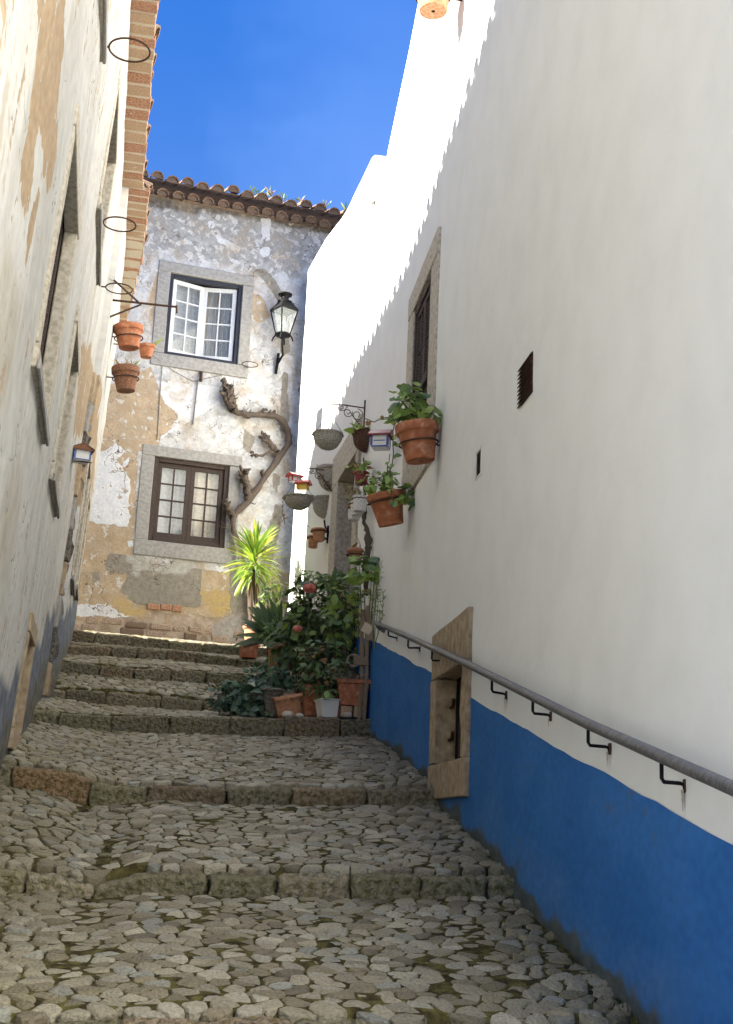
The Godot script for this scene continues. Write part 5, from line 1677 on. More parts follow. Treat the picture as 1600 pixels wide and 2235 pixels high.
# bare climbing stem with cut stubs
func dead_vine() -> void:
	var o := thing("bare_vine", Vector3(0.291, 4.079, -17.843), "thick bare brown vine stem climbing round the lower window", "vine")
	var ch := func(called: String, pts: Array, r0: float, r1: float):
		var c := Curve3D.new()
		for i in pts.size():
			var d: Vector3 = (pts[mini(i + 1, pts.size() - 1)] - pts[maxi(i - 1, 0)]) / 6.0
			c.add_point(pts[i], -d, d)
		var n := 34
		var line := PackedVector3Array()
		var rad := []
		for k in n:
			var t := float(k) / (n - 1)
			line.append(c.sample_baked(c.get_baked_length() * t) + rdir() * r0 * 0.22)
			rad.append(lerpf(r0, r1, t) * rng.randf_range(0.74, 1.2))
		var mb := MB.new()
		mb.tube(line, rad, 9)
		putw(called, mb.commit(), M.bark, o)
	var p := [Vector3(0.5, 4.09, -17.834), Vector3(0.437, 4.744, -17.821), Vector3(0.272, 5.285, -17.788), Vector3(0.131, 5.633, -17.76), Vector3(0.145, 5.81, -17.773), Vector3(0.32, 6.024, -17.798), Vector3(0.558, 6.428, -17.846), Vector3(0.726, 6.725, -17.88), Vector3(0.872, 6.988, -17.909), Vector3(0.826, 7.191, -17.9), Vector3(0.682, 7.331, -17.871), Vector3(0.466, 7.347, -17.827), Vector3(0.234, 7.313, -17.78), Vector3(0.067, 7.323, -17.747), Vector3(-0.04, 7.445, -17.725), Vector3(-0.107, 7.644, -17.712), Vector3(-0.144, 7.792, -17.704)]
	ch.call("trunk", p.slice(0, 9), 0.04, 0.05)
	ch.call("limb", p.slice(8), 0.05, 0.042)
	ch.call("crown_stub", [Vector3(0.032, 7.352, -17.74), Vector3(-0.045, 7.511, -17.714), Vector3(-0.09, 7.675, -17.695)], 0.07, 0.08)
	ch.call("branch", [Vector3(0.128, 5.779, -17.759), Vector3(0.069, 5.876, -17.737), Vector3(-0.003, 5.978, -17.712)], 0.06, 0.045)
	ch.call("branch", [Vector3(0.338, 6.046, -17.801), Vector3(0.291, 6.254, -17.782), Vector3(0.228, 6.413, -17.759)], 0.055, 0.06)
	ch.call("branch", [Vector3(0.715, 6.793, -17.877), Vector3(0.629, 6.881, -17.85), Vector3(0.501, 6.998, -17.814)], 0.05, 0.04)
	ch.call("branch", [Vector3(0.716, 6.779, -17.878), Vector3(0.6, 6.805, -17.834), Vector3(0.485, 6.718, -17.8), Vector3(0.358, 6.721, -17.775)], 0.022, 0.018)
	ch.call("branch", [Vector3(0.545, 6.412, -17.843), Vector3(0.5, 6.483, -17.814)], 0.04, 0.03)
	# thin dry twigs
	for k in 26:
		var a: Vector3 = p[3 + rng.randi() % (p.size() - 4)]
		var d := (Vector3(rng.randf_range(-1, 1), rng.randf_range(-0.2, 1.2), 0.0) + BN * 0.25).normalized()
		var l := rng.randf_range(0.06, 0.2)
		var t := MB.new()
		t.tube(PackedVector3Array([a, a + d * l * 0.6 + rdir() * 0.02, a + d * l + rdir() * 0.05]), [0.009, 0.006, 0.003], 5)
		putw("twig", t.commit(), M.bark, o)
	# splintered ends
	var sp := MB.new()
	for q in [[Vector3(-0.069, 7.56, -17.699), 50, 0.17], [Vector3(0.234, 6.413, -17.76), 14, 0.10], [Vector3(-0.002, 5.959, -17.712), 8, 0.09], [Vector3(0.501, 6.998, -17.814), 9, 0.10], [Vector3(0.464, 7.382, -17.827), 10, 0.07], [Vector3(0.599, 7.367, -17.854), 8, 0.07], [Vector3(0.358, 6.721, -17.775), 5, 0.05]]:
		for k in q[1]:
			var a: Vector3 = q[0] + Vector3(rng.randf_range(-0.05, 0.05), rng.randf_range(-0.12, 0.1) * q[2] * 6, rng.randf_range(-0.05, 0.05))
			var d: Vector3 = (Vector3(0, 0.9, 0) + rdir()).normalized() * q[2] * rng.randf_range(0.5, 1.0)
			sp.tube(PackedVector3Array([a, a + d * 0.6, a + d]), [0.028, 0.02, 0.004], 4)
	tag(putw("splinters", sp.commit(), M.bark, o), "", "", "", "stuff")

# ------------------------------------------------------------------ right wall fittings
func build_right_fittings() -> void:
	# handrail
	var o := thing("handrail", Vector3(1.46, 1.75, -3.497), "grey metal handrail running down the white wall above the blue band", "handrail")
	var pts := []
	pts.append(Rp(-1.0, 1.75 - (3.497 + 1.0) * 0.2, 0.09))
	for q in [Vector2(3.497, 1.75), Vector2(4.879, 2.025), Vector2(7.271, 2.538), Vector2(9.404, 2.98), Vector2(11.423, 3.397)]: pts.append(Rp(q.x, q.y, 0.09))
	var line := PackedVector3Array()
	for k in pts.size() - 1:
		for j in 8: line.append(pts[k].lerp(pts[k + 1], j / 8.0))
	line.append(pts[pts.size() - 1])
	line.append(Rp(11.423 + 0.04, 3.397 - 0.03, 0.06))
	line.append(Rp(11.423 + 0.05, 3.397 - 0.06, 0.0))
	var mb := MB.new()
	mb.tube(line, [0.0215], 14)
	putw("rail", mb.commit(), M.galv, o)
	for q in [[Vector2(4.069, 1.842), Vector2(4.094, 1.784)], [Vector2(4.885, 2.012), Vector2(4.892, 1.945)], [Vector2(5.757, 2.202), Vector2(5.77, 2.137)], [Vector2(6.627, 2.388), Vector2(6.67, 2.318)], [Vector2(8.518, 2.775), Vector2(8.486, 2.711)], [Vector2(9.605, 2.997), Vector2(9.561, 2.937)], [Vector2(10.738, 3.234), Vector2(10.798, 3.185)], [Vector2(2.6, 1.52), Vector2(2.58, 1.44)]]:
		var a: Vector2 = q[0]
		var c: Vector2 = q[1]
		tube_part("rail_bracket", o, M.iron, [Rp(a.x, a.y, 0.09), Rp(a.x, c.y + 0.012, 0.09), Rp(a.x - 0.004, c.y, 0.084), Rp(c.x + 0.01, c.y, 0.014), Rp(c.x, c.y - 0.006, 0.006), Rp(c.x, c.y - 0.03, 0.0)], 0.0068, 6)
		var pl := MB.new()
		wbox(pl, RIGHT, c.x - 0.012, c.x + 0.012, c.y - 0.028, c.y + 0.014, -0.002, 0.007, 0.003)
		putw("wall_plate", pl.commit(), M.rusty, o)
		var st := MB.new()
		var ln := rng.randf_range(0.03, 0.075)
		for k in 8:
			var y0 := c.y - 0.02 - ln * k / 8.0
			var y1 := c.y - 0.02 - ln * (k + 1) / 8.0
			var wa := 0.011 * (1.0 - k / 8.0) * (1.0 + 0.3 * sin(k * 2.0)) + 0.002
			var wb2 := 0.011 * (1.0 - (k + 1) / 8.0) * (1.0 + 0.3 * sin(k * 2.0 + 2.0)) + 0.001
			st.quad(Rp(c.x + wa, y0, 0.012), Rp(c.x + wb2, y1, 0.012), Rp(c.x - wb2, y1, 0.012), Rp(c.x - wa, y0, 0.012))
		putw("rust_run", st.commit(), M.rust_run, o)
	# big pots in rings
	var g := "large terracotta pots in rings on the white wall"
	var p1 := hung_pot(RIGHT, 9.1, Vector3(1.371, 4.522, -9), 0.163, 0.108, 0.285, 0.078, Vector3(0.0, 0.0, 0.14), M.terracotta, 0.139, 0.135, "big terracotta pot of leafy geranium below the dark window on the white wall", g, 0)
	var pl1 := part("plant", p1)
	leafy(pl1, Vector3(-0.04, 0.3, 0), Vector3(-0.13, 0.40, 0.02), Vector3(0.11, 0.12, 0.14), 46, ["round", "round2", "ivy2"], [M.leaf_fresh, M.leaf_fresh, M.leaf_mid], 0.105, M.stem_green, "leaf", 8)
	leafy(pl1, Vector3(-0.04, 0.3, 0), Vector3(-0.07, 0.52, 0.02), Vector3(0.06, 0.07, 0.07), 13, ["round", "round2"], [M.leaf_fresh, M.leaf_mid], 0.10, M.stem_green, "leaf", 4)
	leafy(pl1, Vector3(0.03, 0.31, 0), Vector3(0.05, 0.40, 0.03), Vector3(0.07, 0.07, 0.09), 12, ["round", "round2"], [M.leaf_fresh, M.leaf_pale], 0.10, M.stem_green, "leaf", 4)
	trail(pl1, [Vector3(-0.15, 0.33, 0.05), Vector3(-0.22, 0.24, 0.05), Vector3(-0.21, 0.05, 0.04), Vector3(-0.23, -0.16, 0.04), Vector3(-0.19, -0.36, 0.03)], 11, ["round", "ivy2"], [M.leaf_fresh, M.leaf_mid], 0.07, 0.0045)
	trail(pl1, [Vector3(-0.14, 0.33, 0.02), Vector3(-0.26, 0.31, 0.02), Vector3(-0.36, 0.27, 0.02), Vector3(-0.42, 0.29, 0.02)], 4, ["round"], [M.leaf_dry, M.leaf_mid], 0.05, 0.004)
	var p2 := hung_pot(RIGHT, 10.4, Vector3(1.323, 4.325, -10.3), 0.158, 0.105, 0.28, 0.06, Vector3(0.12, 0.0, 0.25), M.terracotta, 0.148, 0.21, "tilted terracotta pot with pale leaves, lower of the two big pots on the white wall", g, 0)
	var pl2 := part("plant", p2)
	leafy(pl2, Vector3(-0.02, 0.27, 0), Vector3(-0.12, 0.36, 0.03), Vector3(0.15, 0.10, 0.13), 44, ["round", "ivy", "ivy2"], [M.leaf_fresh, M.leaf_pale, M.leaf_fresh], 0.10, M.stem_green, "leaf", 7)
	leafy(pl2, Vector3(0.08, 0.29, 0.1), Vector3(0.12, 0.23, 0.17), Vector3(0.09, 0.09, 0.04), 22, ["ivy", "ivy2", "round"], [M.leaf_fresh, M.leaf_mid], 0.095, M.stem_green, "leaf", 5)
	trail(pl2, [Vector3(0.12, 0.28, 0.12), Vector3(0.22, 0.20, 0.14), Vector3(0.25, 0.12, 0.12)], 5, ["ivy"], [M.leaf_mid, M.leaf_fresh], 0.06)
	trail(pl2, [Vector3(-0.06, 0.3, 0), Vector3(-0.05, 0.5, 0), Vector3(-0.03, 0.62, 0.0)], 3, ["round"], [M.leaf_dry, M.leaf_fresh], 0.05, 0.004)
	# pot at the very top
	hung_pot(RIGHT, 8.7, Vector3(1.316, 7.999, -8.6), 0.155, 0.108, 0.265, 0.075, Vector3(0, 0, 0.03), M.pale_terracotta, 0.13, 0.13, "sunlit terracotta pot high up on the white wall at the top edge of view", "", 0)
	wpart("bracket_plate", get_node("terracotta_pot_005") as Node3D, M.cream_stone, RIGHT, 8.03 - 0.05, 8.03 + 0.05, 7.571, 9.2, 0.0, 0.06, 0.01)
	# scroll brackets
	var s1 := 13.109
	var h1 := 5.991
	scroll_bracket(RIGHT, s1, h1, 0.42, 0.26, "scrolled iron bracket over the door that carries the nearer hanging bowl", 0.0)
	var tip1 := on_wall(RIGHT, s1, h1, 0) * Vector3(0, -0.02, 0.39)
	hanging_bowl(tip1, 0.30, 0.165, 0.19, "round grey stone bowl hanging on three wires over the door", 0, M.concrete_bowl)
	var s2 := 15.214
	var h2 := 5.845
	scroll_bracket(RIGHT, s2, h2, 0.44, 0.28, "scrolled iron bracket left of the door that carries the farther hanging bowl", 0.0)
	var tip2 := on_wall(RIGHT, s2, h2, 0) * Vector3(0, -0.02, 0.42)
	var hb := hanging_bowl(tip2, 0.34, 0.185, 0.17, "mossy stone bowl with trailing shoots hanging left of the door", 26, M.concrete_bowl)
	var tr := part("plant", hb)
	trail(tr, [Vector3(-0.14, 0.16, 0.05), Vector3(-0.19, 0.1, 0.06), Vector3(-0.19, -0.06, 0.06), Vector3(-0.15, -0.2, 0.06)], 10, ["narrow", "ivy"], [M.leaf_mid, M.leaf_dry], 0.045, 0.004)
	trail(tr, [Vector3(0.03, 0.0, 0.1), Vector3(0.05, -0.12, 0.1), Vector3(0.10, -0.22, 0.1), Vector3(0.15, -0.22, 0.1)], 3, ["narrow"], [M.leaf_dry], 0.035, 0.004)
	# half baskets fixed to the wall
	half_basket(15.35, 5.921, 0.20, 0.30, M.concrete_bowl, "half-round grey stone wall planter behind the farther scrolled bracket", "half-round stone planters on the white wall", 12)
	half_basket(15.65, 5.603, 0.18, 0.26, M.concrete_bowl, "half-round grey stone wall planter right behind the mossy bowl", "half-round stone planters on the white wall", 0)
	half_basket(12.9, 5.653, 0.165, 0.22, M.wicker, "brown woven half basket of feathery plants beside the door lintel", "", 40)
	# pottery houses
	var gp := "small pottery houses hung on the walls"
	var x1 := on_wall(RIGHT, 12.2, 5.0, 0.0)
	pottery_house("pottery_house", Transform3D(x1.basis * Basis(Vector3.UP, 1.15), Vector3(1.383, 4.972, -11.2)), 0.15, 0.13, 0.12, M.white_glaze, M.dark_red_glaze, M.blue_glaze, "white and blue pottery house with a dark red roof beside the big pot", gp)
	pottery_house("pottery_house", Transform3D(Basis(Vector3.UP, 0.5), Vector3(0.875, 5.884, -16)), 0.13, 0.10, 0.075, M.white_glaze, M.red_glaze, M.red_glaze, "sunlit white pottery house with a red roof, upper of the two by the mossy bowl", gp)
	pottery_house("pottery_house", Transform3D(Basis(Vector3.UP, -0.45), Vector3(0.972, 5.717, -15.75)), 0.13, 0.10, 0.085, M.yellow_glaze, M.red_glaze, M.yellow_glaze, "sunlit yellow pottery house with a red roof just above the mossy bowl", gp)
	# small pots on the wall left of the door
	var gs := "small terracotta pots on the white wall left of the door"
	hung_pot(RIGHT, 15.4, Vector3(1.168, 5.128, -15.3), 0.098, 0.062, 0.16, 0.035, Vector3(0, 0, 0.05), M.pale_terracotta, 0.09, 0.125, "small terracotta pot in a ring left of the door, nearer the wall bracket", gs, 0)
	hung_pot(RIGHT, 15.6, Vector3(1.126, 5.077, -15.5), 0.08, 0.055, 0.15, 0.03, Vector3(0, 0, -0.05), M.pale_terracotta, 0.074, 0.12, "smaller terracotta pot left of the door, hanging outermost and lowest", gs, 0)
	var ib := thing("iron_wall_hook", Rp(15.35, 5.083, 0), "forked black iron hook on the wall that holds two small pots", "bracket")
	var xh := on_wall(RIGHT, 15.35, 5.083, 0)
	tube_part("bar", ib, M.iron, [xh * Vector3(0, 0.1, 0.012), xh * Vector3(0, -0.12, 0.012)], 0.014, 6)
	tube_part("fork", ib, M.iron, [xh * Vector3(0, 0.02, 0.01), xh * Vector3(-0.02, 0.1, 0.05), xh * Vector3(-0.02, 0.17, 0.06)], 0.011, 6)
	tube_part("arm", ib, M.iron, [xh * Vector3(0, -0.08, 0.01), xh * Vector3(0, -0.02, 0.09), xh * Vector3(0, 0.0, 0.2)], 0.011, 6)
	# white lattice pots by the near door jamb
	var gl := "white pots with a lattice pattern by the door"
	lattice_pot(Vector3(1.335, 4.638, -12.3), 0.072, 0.16, "white lattice-patterned pot by the door, highest of three", gl, 14)
	lattice_pot(Vector3(1.342, 4.667, -12.6), 0.07, 0.15, "white lattice-patterned pot by the door, middle of three", gl, 0)
	lattice_pot(Vector3(1.343, 4.689, -12.9), 0.07, 0.15, "white lattice-patterned pot by the door, lowest of three", gl, 5)
	var rp := thing("red_pot", Vector3(1.347, 4.943, -12.4), "small red pot of pale green leaves behind the tilted terracotta pot", "flower pot")
	clay_pot(rp, Transform3D.IDENTITY, 0.085, 0.06, 0.13, 0.03, M.dark_red_glaze)
	leafy(rp, Vector3(0, 0.12, 0), Vector3(-0.03, 0.2, 0.0), Vector3(0.12, 0.06, 0.08), 22, ["round", "round2"], [M.leaf_fresh, M.leaf_pale, M.leaf_dry], 0.08, M.stem_green)
	tube_part("holder", rp, M.rusty, [rp.position + Vector3(0.05, 0.06, 0), Rp(12.75, rp.position.y + 0.05, -0.02)], 0.008, 5)
	# climbing stem against the wall
	var vs := thing("climbing_stem", Vector3(1.421, 4.083, -12.35), "gnarled woody stem climbing the white wall beside the door", "vine")
	var l := PackedVector3Array()
	var rr := []
	for q in [Vector3(1.447, 3.809, -12.35), Vector3(1.426, 4.083, -12.35), Vector3(1.432, 4.212, -12.3), Vector3(1.435, 4.351, -12.3), Vector3(1.422, 4.478, -12.35), Vector3(1.397, 4.558, -12.4), Vector3(1.401, 4.676, -12.4), Vector3(1.396, 4.831, -12.45), Vector3(1.374, 5.252, -12.5)]: l.append(q)
	rr = [0.022, 0.026, 0.036, 0.034, 0.022, 0.02, 0.016, 0.013, 0.008]
	var vm := MB.new()
	var cc := Curve3D.new()
	for p in l: cc.add_point(p)
	var l2 := PackedVector3Array()
	var r2 := []
	for k in 60:
		var t := k / 59.0
		l2.append(cc.sample_baked(cc.get_baked_length() * t) + rdir() * 0.006)
		var f := t * (rr.size() - 1)
		var i := int(minf(f, rr.size() - 2))
		r2.append(lerpf(rr[i], rr[i + 1], f - i) * rng.randf_range(0.75, 1.25))
	vm.tube(l2, r2, 8)
	putw("stem", vm.commit(), M.bark, vs)
	hung_pot(RIGHT, 12.6, Vector3(1.344, 4.324, -12.6), 0.086, 0.058, 0.15, 0.04, Vector3(0, 0, 0.0), M.pale_terracotta, 0.078, 0.085, "small orange terracotta pot hung on the climbing stem by the door", "", 5)

func hanging_bowl(tip: Vector3, drop: float, r: float, h: float, label: String, n: int, mat: Material) -> Node3D:
	var o := thing("hanging_bowl", tip - Vector3(0, drop + h, 0), label, "hanging bowl", "round stone bowls hanging from brackets")
	var mb := MB.new()
	mb.lathe(bowl_profile(r, h), 30, Transform3D.IDENTITY, Vector2.ONE, 0, TAU, 0.12)
	put("bowl", mb.commit(), mat, o)
	var so := MB.new()
	so.lathe(PackedVector2Array([Vector2(r * 0.93, h * 0.93), Vector2(0.001, h * 1.02)]), 16, Transform3D.IDENTITY, Vector2.ONE, 0, TAU, 0.5)
	put("soil", so.commit(), M.earth, o)
	for k in 3:
		var a := TAU * k / 3 + 0.5
		var w := MB.new()
		w.tube(PackedVector3Array([Vector3(cos(a) * r, h * 0.95, sin(a) * r), Vector3(0, h + drop * 0.75, 0)]), [0.0032], 4)
		put("wire", w.commit(), M.wire, o)
	var hk := MB.new()
	hk.tube(PackedVector3Array([Vector3(0, h + drop * 0.72, 0), Vector3(0, h + drop, 0)]), [0.004], 5)
	put("hook", hk.commit(), M.wire, o)
	for k in n:
		var d := rdir() * r * 0.9
		add_leaf(o, pick(["narrow", "ivy"]), pick([M.leaf_mid, M.leaf_dry]), aim(Vector3(d.x, h * 0.97, d.z), Vector3(d.x, 0.06, d.z) + rdir() * 0.1, rdir(), 0.05), "leaf")
	return o

func half_basket(s: float, h: float, r: float, dep: float, mat: Material, label: String, group: String, n: int) -> void:
	var x := on_wall(RIGHT, s, h - dep, 0.004)
	var o := thing("wall_planter", x.origin, label, "wall planter", group)
	var b := Transform3D(x.basis, Vector3.ZERO)
	var mb := MB.new()
	mb.lathe(bowl_profile(r, dep), 20, b * Transform3D(Basis(Vector3.UP, 0), Vector3.ZERO), Vector2(1, 1), PI, PI, 0.15)
	put("basket", mb.commit(), mat, o)
	var f := MB.new()
	f.lathe(PackedVector2Array([Vector2(r * 0.95, dep * 0.95), Vector2(0.001, dep)]), 16, b, Vector2.ONE, PI, PI)
	put("soil", f.commit(), M.soil, o)
	if n == 0: return
	for k in n:
		var d := Vector3(rng.randf_range(-1, 1) * r * 0.8, dep, rng.randf_range(0.1, 0.9) * r)
		var dv := (Vector3(d.x * 2.5, 0.25, d.z * 2.0 - 0.1) + rdir() * 0.35)
		add_leaf(o, pick(["narrow", "yucca_low", "ovate"]), pick([M.leaf_pale, M.leaf_fresh, M.leaf_mid]), aim(b * d, b.basis * dv, rdir() + Vector3(0, 0.6, 0.4), rng.randf_range(0.06, 0.17) if n > 20 else 0.06, 0.8), "leaf")

func lattice_pot(at: Vector3, r: float, h: float, label: String, group: String, n: int) -> void:
	var o := thing("lattice_pot", at, label, "flower pot", group)
	var mb := MB.new()
	mb.lathe(PackedVector2Array([Vector2(0.001, 0.002), Vector2(r * 0.78, 0), Vector2(r * 0.84, 0.004), Vector2(r * 0.9, h * 0.3), Vector2(r * 0.97, h * 0.8), Vector2(r * 0.97, h * 0.82), Vector2(r * 1.06, h * 0.84), Vector2(r * 1.08, h * 0.98), Vector2(r * 1.02, h), Vector2(r * 0.9, h * 0.97), Vector2(r * 0.86, h * 0.8)]), 22)
	put("pot_body", mb.commit(), M.lattice, o)
	var so := MB.new()
	so.lathe(PackedVector2Array([Vector2(r * 0.92, h * 0.88), Vector2(0.001, h * 0.9)]), 12)
	put("soil", so.commit(), M.soil, o)
	var ho := MB.new()
	ho.tube(ring_pts(Vector3(0, h * 0.82, 0), r * 1.0, Basis.IDENTITY, 20), [0.006], 5, false)
	put("hoop", ho.commit(), M.rusty, o)
	tube_part("hoop_stem", o, M.rusty, [at + Vector3(r, h * 0.82, 0), at + Vector3(r + 0.25, h * 0.82, -0.02)], 0.006, 5)
	if n: leafy(o, Vector3(0, h * 0.9, 0), Vector3(-0.06, h + 0.05, 0), Vector3(0.1, 0.06, 0.08), n, ["narrow", "ovate"], [M.leaf_dry, M.leaf_pale], 0.055, M.stem, "leaf", 4)

# ------------------------------------------------------------------ the potted plants on the steps
func square_pot(o: Node3D, called: String, w0: float, w1: float, h: float, turn: Basis, mat: Material, rim := 0.025) -> void:
	var mb := MB.new()
	mb.rbox(func(p: Vector3):
		var k := lerpf(w0 / w1, 1.0, p.y / h)
		return turn * Vector3(p.x * k, p.y, p.z * k), Vector3(-w1 / 2, 0, -w1 / 2), Vector3(w1 / 2, h - rim, w1 / 2), 0.008, 2)
	put(called, mb.commit(), mat, o)
	for s in [[-1, 0], [1, 0], [0, -1], [0, 1]]:
		var rb := MB.new()
		var e := w1 / 2 + 0.008
		var lo := Vector3(-e, h - rim, -e)
		var hi := Vector3(e, h, e)
		if s[0] != 0:
			lo.z += 0.02; hi.z -= 0.02
			if s[0] < 0: hi.x = -e + 0.02
			else: lo.x = e - 0.02
		else:
			if s[1] < 0: hi.z = -e + 0.02
			else: lo.z = e - 0.02
		rb.rbox(func(p: Vector3): return turn * p, lo, hi, 0.006)
		put("rim", rb.commit(), mat, o)
	var so := MB.new()
	so.grid(6, 6, func(i: int, j: int): return turn * Vector3(lerpf(-1, 1, i / 5.0) * w1 * 0.46, h - 0.02 + 0.012 * sin(i * 2.1 + j), lerpf(1, -1, j / 5.0) * w1 * 0.46))
	put("soil", so.commit(), M.soil, o)

func ground_thing(called: String, x: float, z: float, label: String, category: String, group := "") -> Node3D:
	return thing(called, on_ground(x, z) + Vector3(0, 0.018, 0), label, category, group)

func build_plants() -> void:
	# yucca on the landing
	var y := ground_thing("potted_yucca", Vector3(0.505, 3.944, -16.9).x, 16.9, "bright yellow-green spiky yucca in a clay pot, sunlit at the top of the steps", "potted plant")
	clay_pot(y, Transform3D.IDENTITY, 0.15, 0.11, 0.27, 0.05, M.pale_terracotta)
	var head: Vector3 = Vector3(0.458, 4.946, -16.9) - y.position
	var tr := MB.new()
	tr.tube(PackedVector3Array([Vector3(0, 0.2, 0), Vector3(0.01, 0.5, 0), head + Vector3(0, -0.18, 0), head + Vector3(0, 0.22, 0)]), [0.045, 0.035, 0.032, 0.02], 9)
	put("trunk", tr.commit(), M.bark, y)
	for k in 160:
		var t := rng.randf()
		var a := rng.randf() * TAU
		var upright := lerpf(-0.5, 1.5, t) + rng.randf_range(-0.3, 0.3)
		var d := Vector3(cos(a), upright, sin(a)).normalized()
		var b := head + Vector3(0, lerpf(-0.14, 0.24, t), 0)
		var l := rng.randf_range(0.33, 0.47)
		if upright < -0.1: l *= 0.92
		add_leaf(y, "yucca" if upright > 0.3 else "yucca_low", pick([M.yucca, M.yucca2, M.yucca, M.yucca3]), aim(b + d * 0.03, d, Vector3(0, 1, 0) - d * d.y * 0.9 + rdir() * 0.25, l, 1.1))
	for k in 9:
		var a := rng.randf() * TAU
		add_leaf(y, "yucca_low", M.leaf_dry, aim(head + Vector3(0, -0.2, 0), Vector3(cos(a), -1.1, sin(a)), Vector3(cos(a), 0.5, sin(a)), 0.3, 0.8), "dry_leaf")
	var y2 := ground_thing("leafy_shrub", Vector3(0.703, 4.306, -16.6).x, 16.6, "light green bushy plant in the sun just right of the yucca's stem", "plant")
	leafy(y2, Vector3.ZERO, Vector3(0.714, 4.519, -16.6) - y2.position, Vector3(0.24, 0.24, 0.2), 90, ["narrow", "ovate"], [M.leaf_fresh, M.leaf_mid, M.leaf_pale], 0.11, M.stem_green, "leaf", 10)
	var tro := ground_thing("red_trough", Vector3(0.424, 3.64, -15.75).x, 15.75, "red plastic plant trough on the step below the yucca", "planter")
	square_pot(tro, "trough_body", 0.17, 0.21, 0.2, Basis(Vector3.UP, 0.2), M.terracotta)
	leafy(tro, Vector3(0, 0.18, 0), Vector3(-0.05, 0.24, 0), Vector3(0.2, 0.07, 0.1), 12, ["narrow"], [M.leaf_dry, M.leaf_dark], 0.14, M.stem, "leaf", 3)
	# big strap leaves
	var st := ground_thing("strap_leaf_plant", Vector3(0.755, 3.46, -14.6).x, 14.6, "large plant of broad dark strap leaves fanning left, in a terracotta pot", "potted plant")
	clay_pot(st, Transform3D.IDENTITY, 0.165, 0.12, 0.34, 0.06, M.terracotta)
	for k in 100:
		var a := rng.randf_range(-0.25, PI + 0.25) if k % 3 else rng.randf() * TAU
		var up := rng.randf_range(0.25, 1.7)
		var d := Vector3(cos(a) * (1.15 if cos(a) < 0 else 0.8), up, absf(sin(a)) * 0.75 - 0.1).normalized()
		var l := rng.randf_range(0.38, 0.66)
		add_leaf(st, "strap_low" if up < 0.8 else "strap", pick([M.leaf_strap, M.leaf_strap2, M.leaf_strap]), aim(Vector3(d.x * 0.03 + 0.03, 0.33, d.z * 0.03), d, Vector3(-0.25, 0.75, 0.75) - d * 0.4 + rdir() * 0.35, l, 0.8))
	# geranium with pink flowers
	var ge := ground_thing("geranium", Vector3(1.077, 3.294, -13.5).x, 13.5, "tall bushy geranium with pink flower heads in the middle of the pots", "potted plant")
	clay_pot(ge, Transform3D.IDENTITY, 0.15, 0.11, 0.28, 0.06, M.terracotta)
	leafy(ge, Vector3(0, 0.26, 0), Vector3(1.048, 3.831, -13.5) - ge.position, Vector3(0.36, 0.44, 0.26), 240, ["round", "round2", "ovate"], [M.leaf_mid, M.leaf_dark, M.leaf_mid, M.leaf_strap2, M.leaf_fresh], 0.1, M.stem, "leaf", 16)
	leafy(ge, Vector3(0, 0.5, 0), Vector3(1.136, 4.138, -13.3) - ge.position, Vector3(0.26, 0.09, 0.14), 34, ["round", "round2"], [M.leaf_mid, M.leaf_fresh, M.leaf_mid], 0.085, M.stem_green, "leaf", 7)
	for q in [[Vector3(0.934, 3.981, -13.1), 0.075], [Vector3(0.833, 3.534, -13), 0.05], [Vector3(1.286, 3.927, -13.1), 0.03]]:
		var fl := MB.new()
		var c: Vector3 = q[0] - ge.position
		for k in 90:
			var d := rdir()
			var p: Vector3 = c + Vector3(d.x, d.y * 0.7, d.z) * q[1] * rng.randf_range(0.75, 1.0)
			var e := d.cross(Vector3(0.2, 1, 0.1)).normalized() * 0.02
			var f := d.cross(e).normalized() * 0.02
			fl.quad(p - e, p - f, p + e, p + f)
		put("flower_head", fl.commit(), M.flower, ge)
		var sm := MB.new()
		sm.tube(PackedVector3Array([Vector3(0, 0.3, 0), Vector3(c.x * 0.9, c.y * 0.6, c.z), c]), [0.007, 0.005, 0.004], 5)
		put("flower_stem", sm.commit(), M.stem_green, ge)
	# bush at the right, behind the stakes
	var bu := ground_thing("leafy_bush", Vector3(1.393, 3.253, -13).x, 13.0, "loose leafy bush with yellowing leaves behind the wooden stakes", "potted plant")
	clay_pot(bu, Transform3D.IDENTITY, 0.16, 0.12, 0.3, 0.06, M.terracotta)
	leafy(bu, Vector3(0, 0.28, 0), Vector3(1.353, 3.699, -13) - bu.position, Vector3(0.28, 0.44, 0.22), 230, ["ovate", "round", "ivy2"], [M.leaf_mid, M.leaf_dark, M.leaf_mid, M.leaf_pale, M.leaf_strap2, M.leaf_fresh], 0.1, M.stem, "leaf", 14)
	leafy(bu, Vector3(0, 0.5, 0), Vector3(1.195, 3.893, -12.8) - bu.position, Vector3(0.15, 0.08, 0.1), 16, ["round", "ovate"], [M.leaf_fresh, M.leaf_mid], 0.12, M.stem_green, "leaf", 5)
	for k in 7:
		add_leaf(bu, "strap", M.leaf_strap2, aim(Vector3(1.188, 3.889, -13.2) - bu.position, Vector3(rng.randf_range(-0.5, 0.5), 1.0, 0.1), Vector3(0, 0.3, 1) + rdir() * 0.4, rng.randf_range(0.28, 0.42), 0.7))
	# dark shrub filling the middle
	var da := ground_thing("dark_shrub", Vector3(0.938, 3.285, -13.9).x, 13.9, "dense dark green shrub between the strap leaves and the geranium", "potted plant")
	leafy(da, Vector3.ZERO, Vector3(0.973, 3.534, -13.7) - da.position, Vector3(0.42, 0.34, 0.2), 250, ["ovate", "narrow", "ivy2"], [M.leaf_dark, M.leaf_strap, M.leaf_dark, M.leaf_mid], 0.115, M.stem, "leaf", 14)
	var lo := ground_thing("small_leaf_shrub", Vector3(1.164, 3.026, -12.75).x, 12.75, "small-leaved dark shrub just above the white square pot", "potted plant")
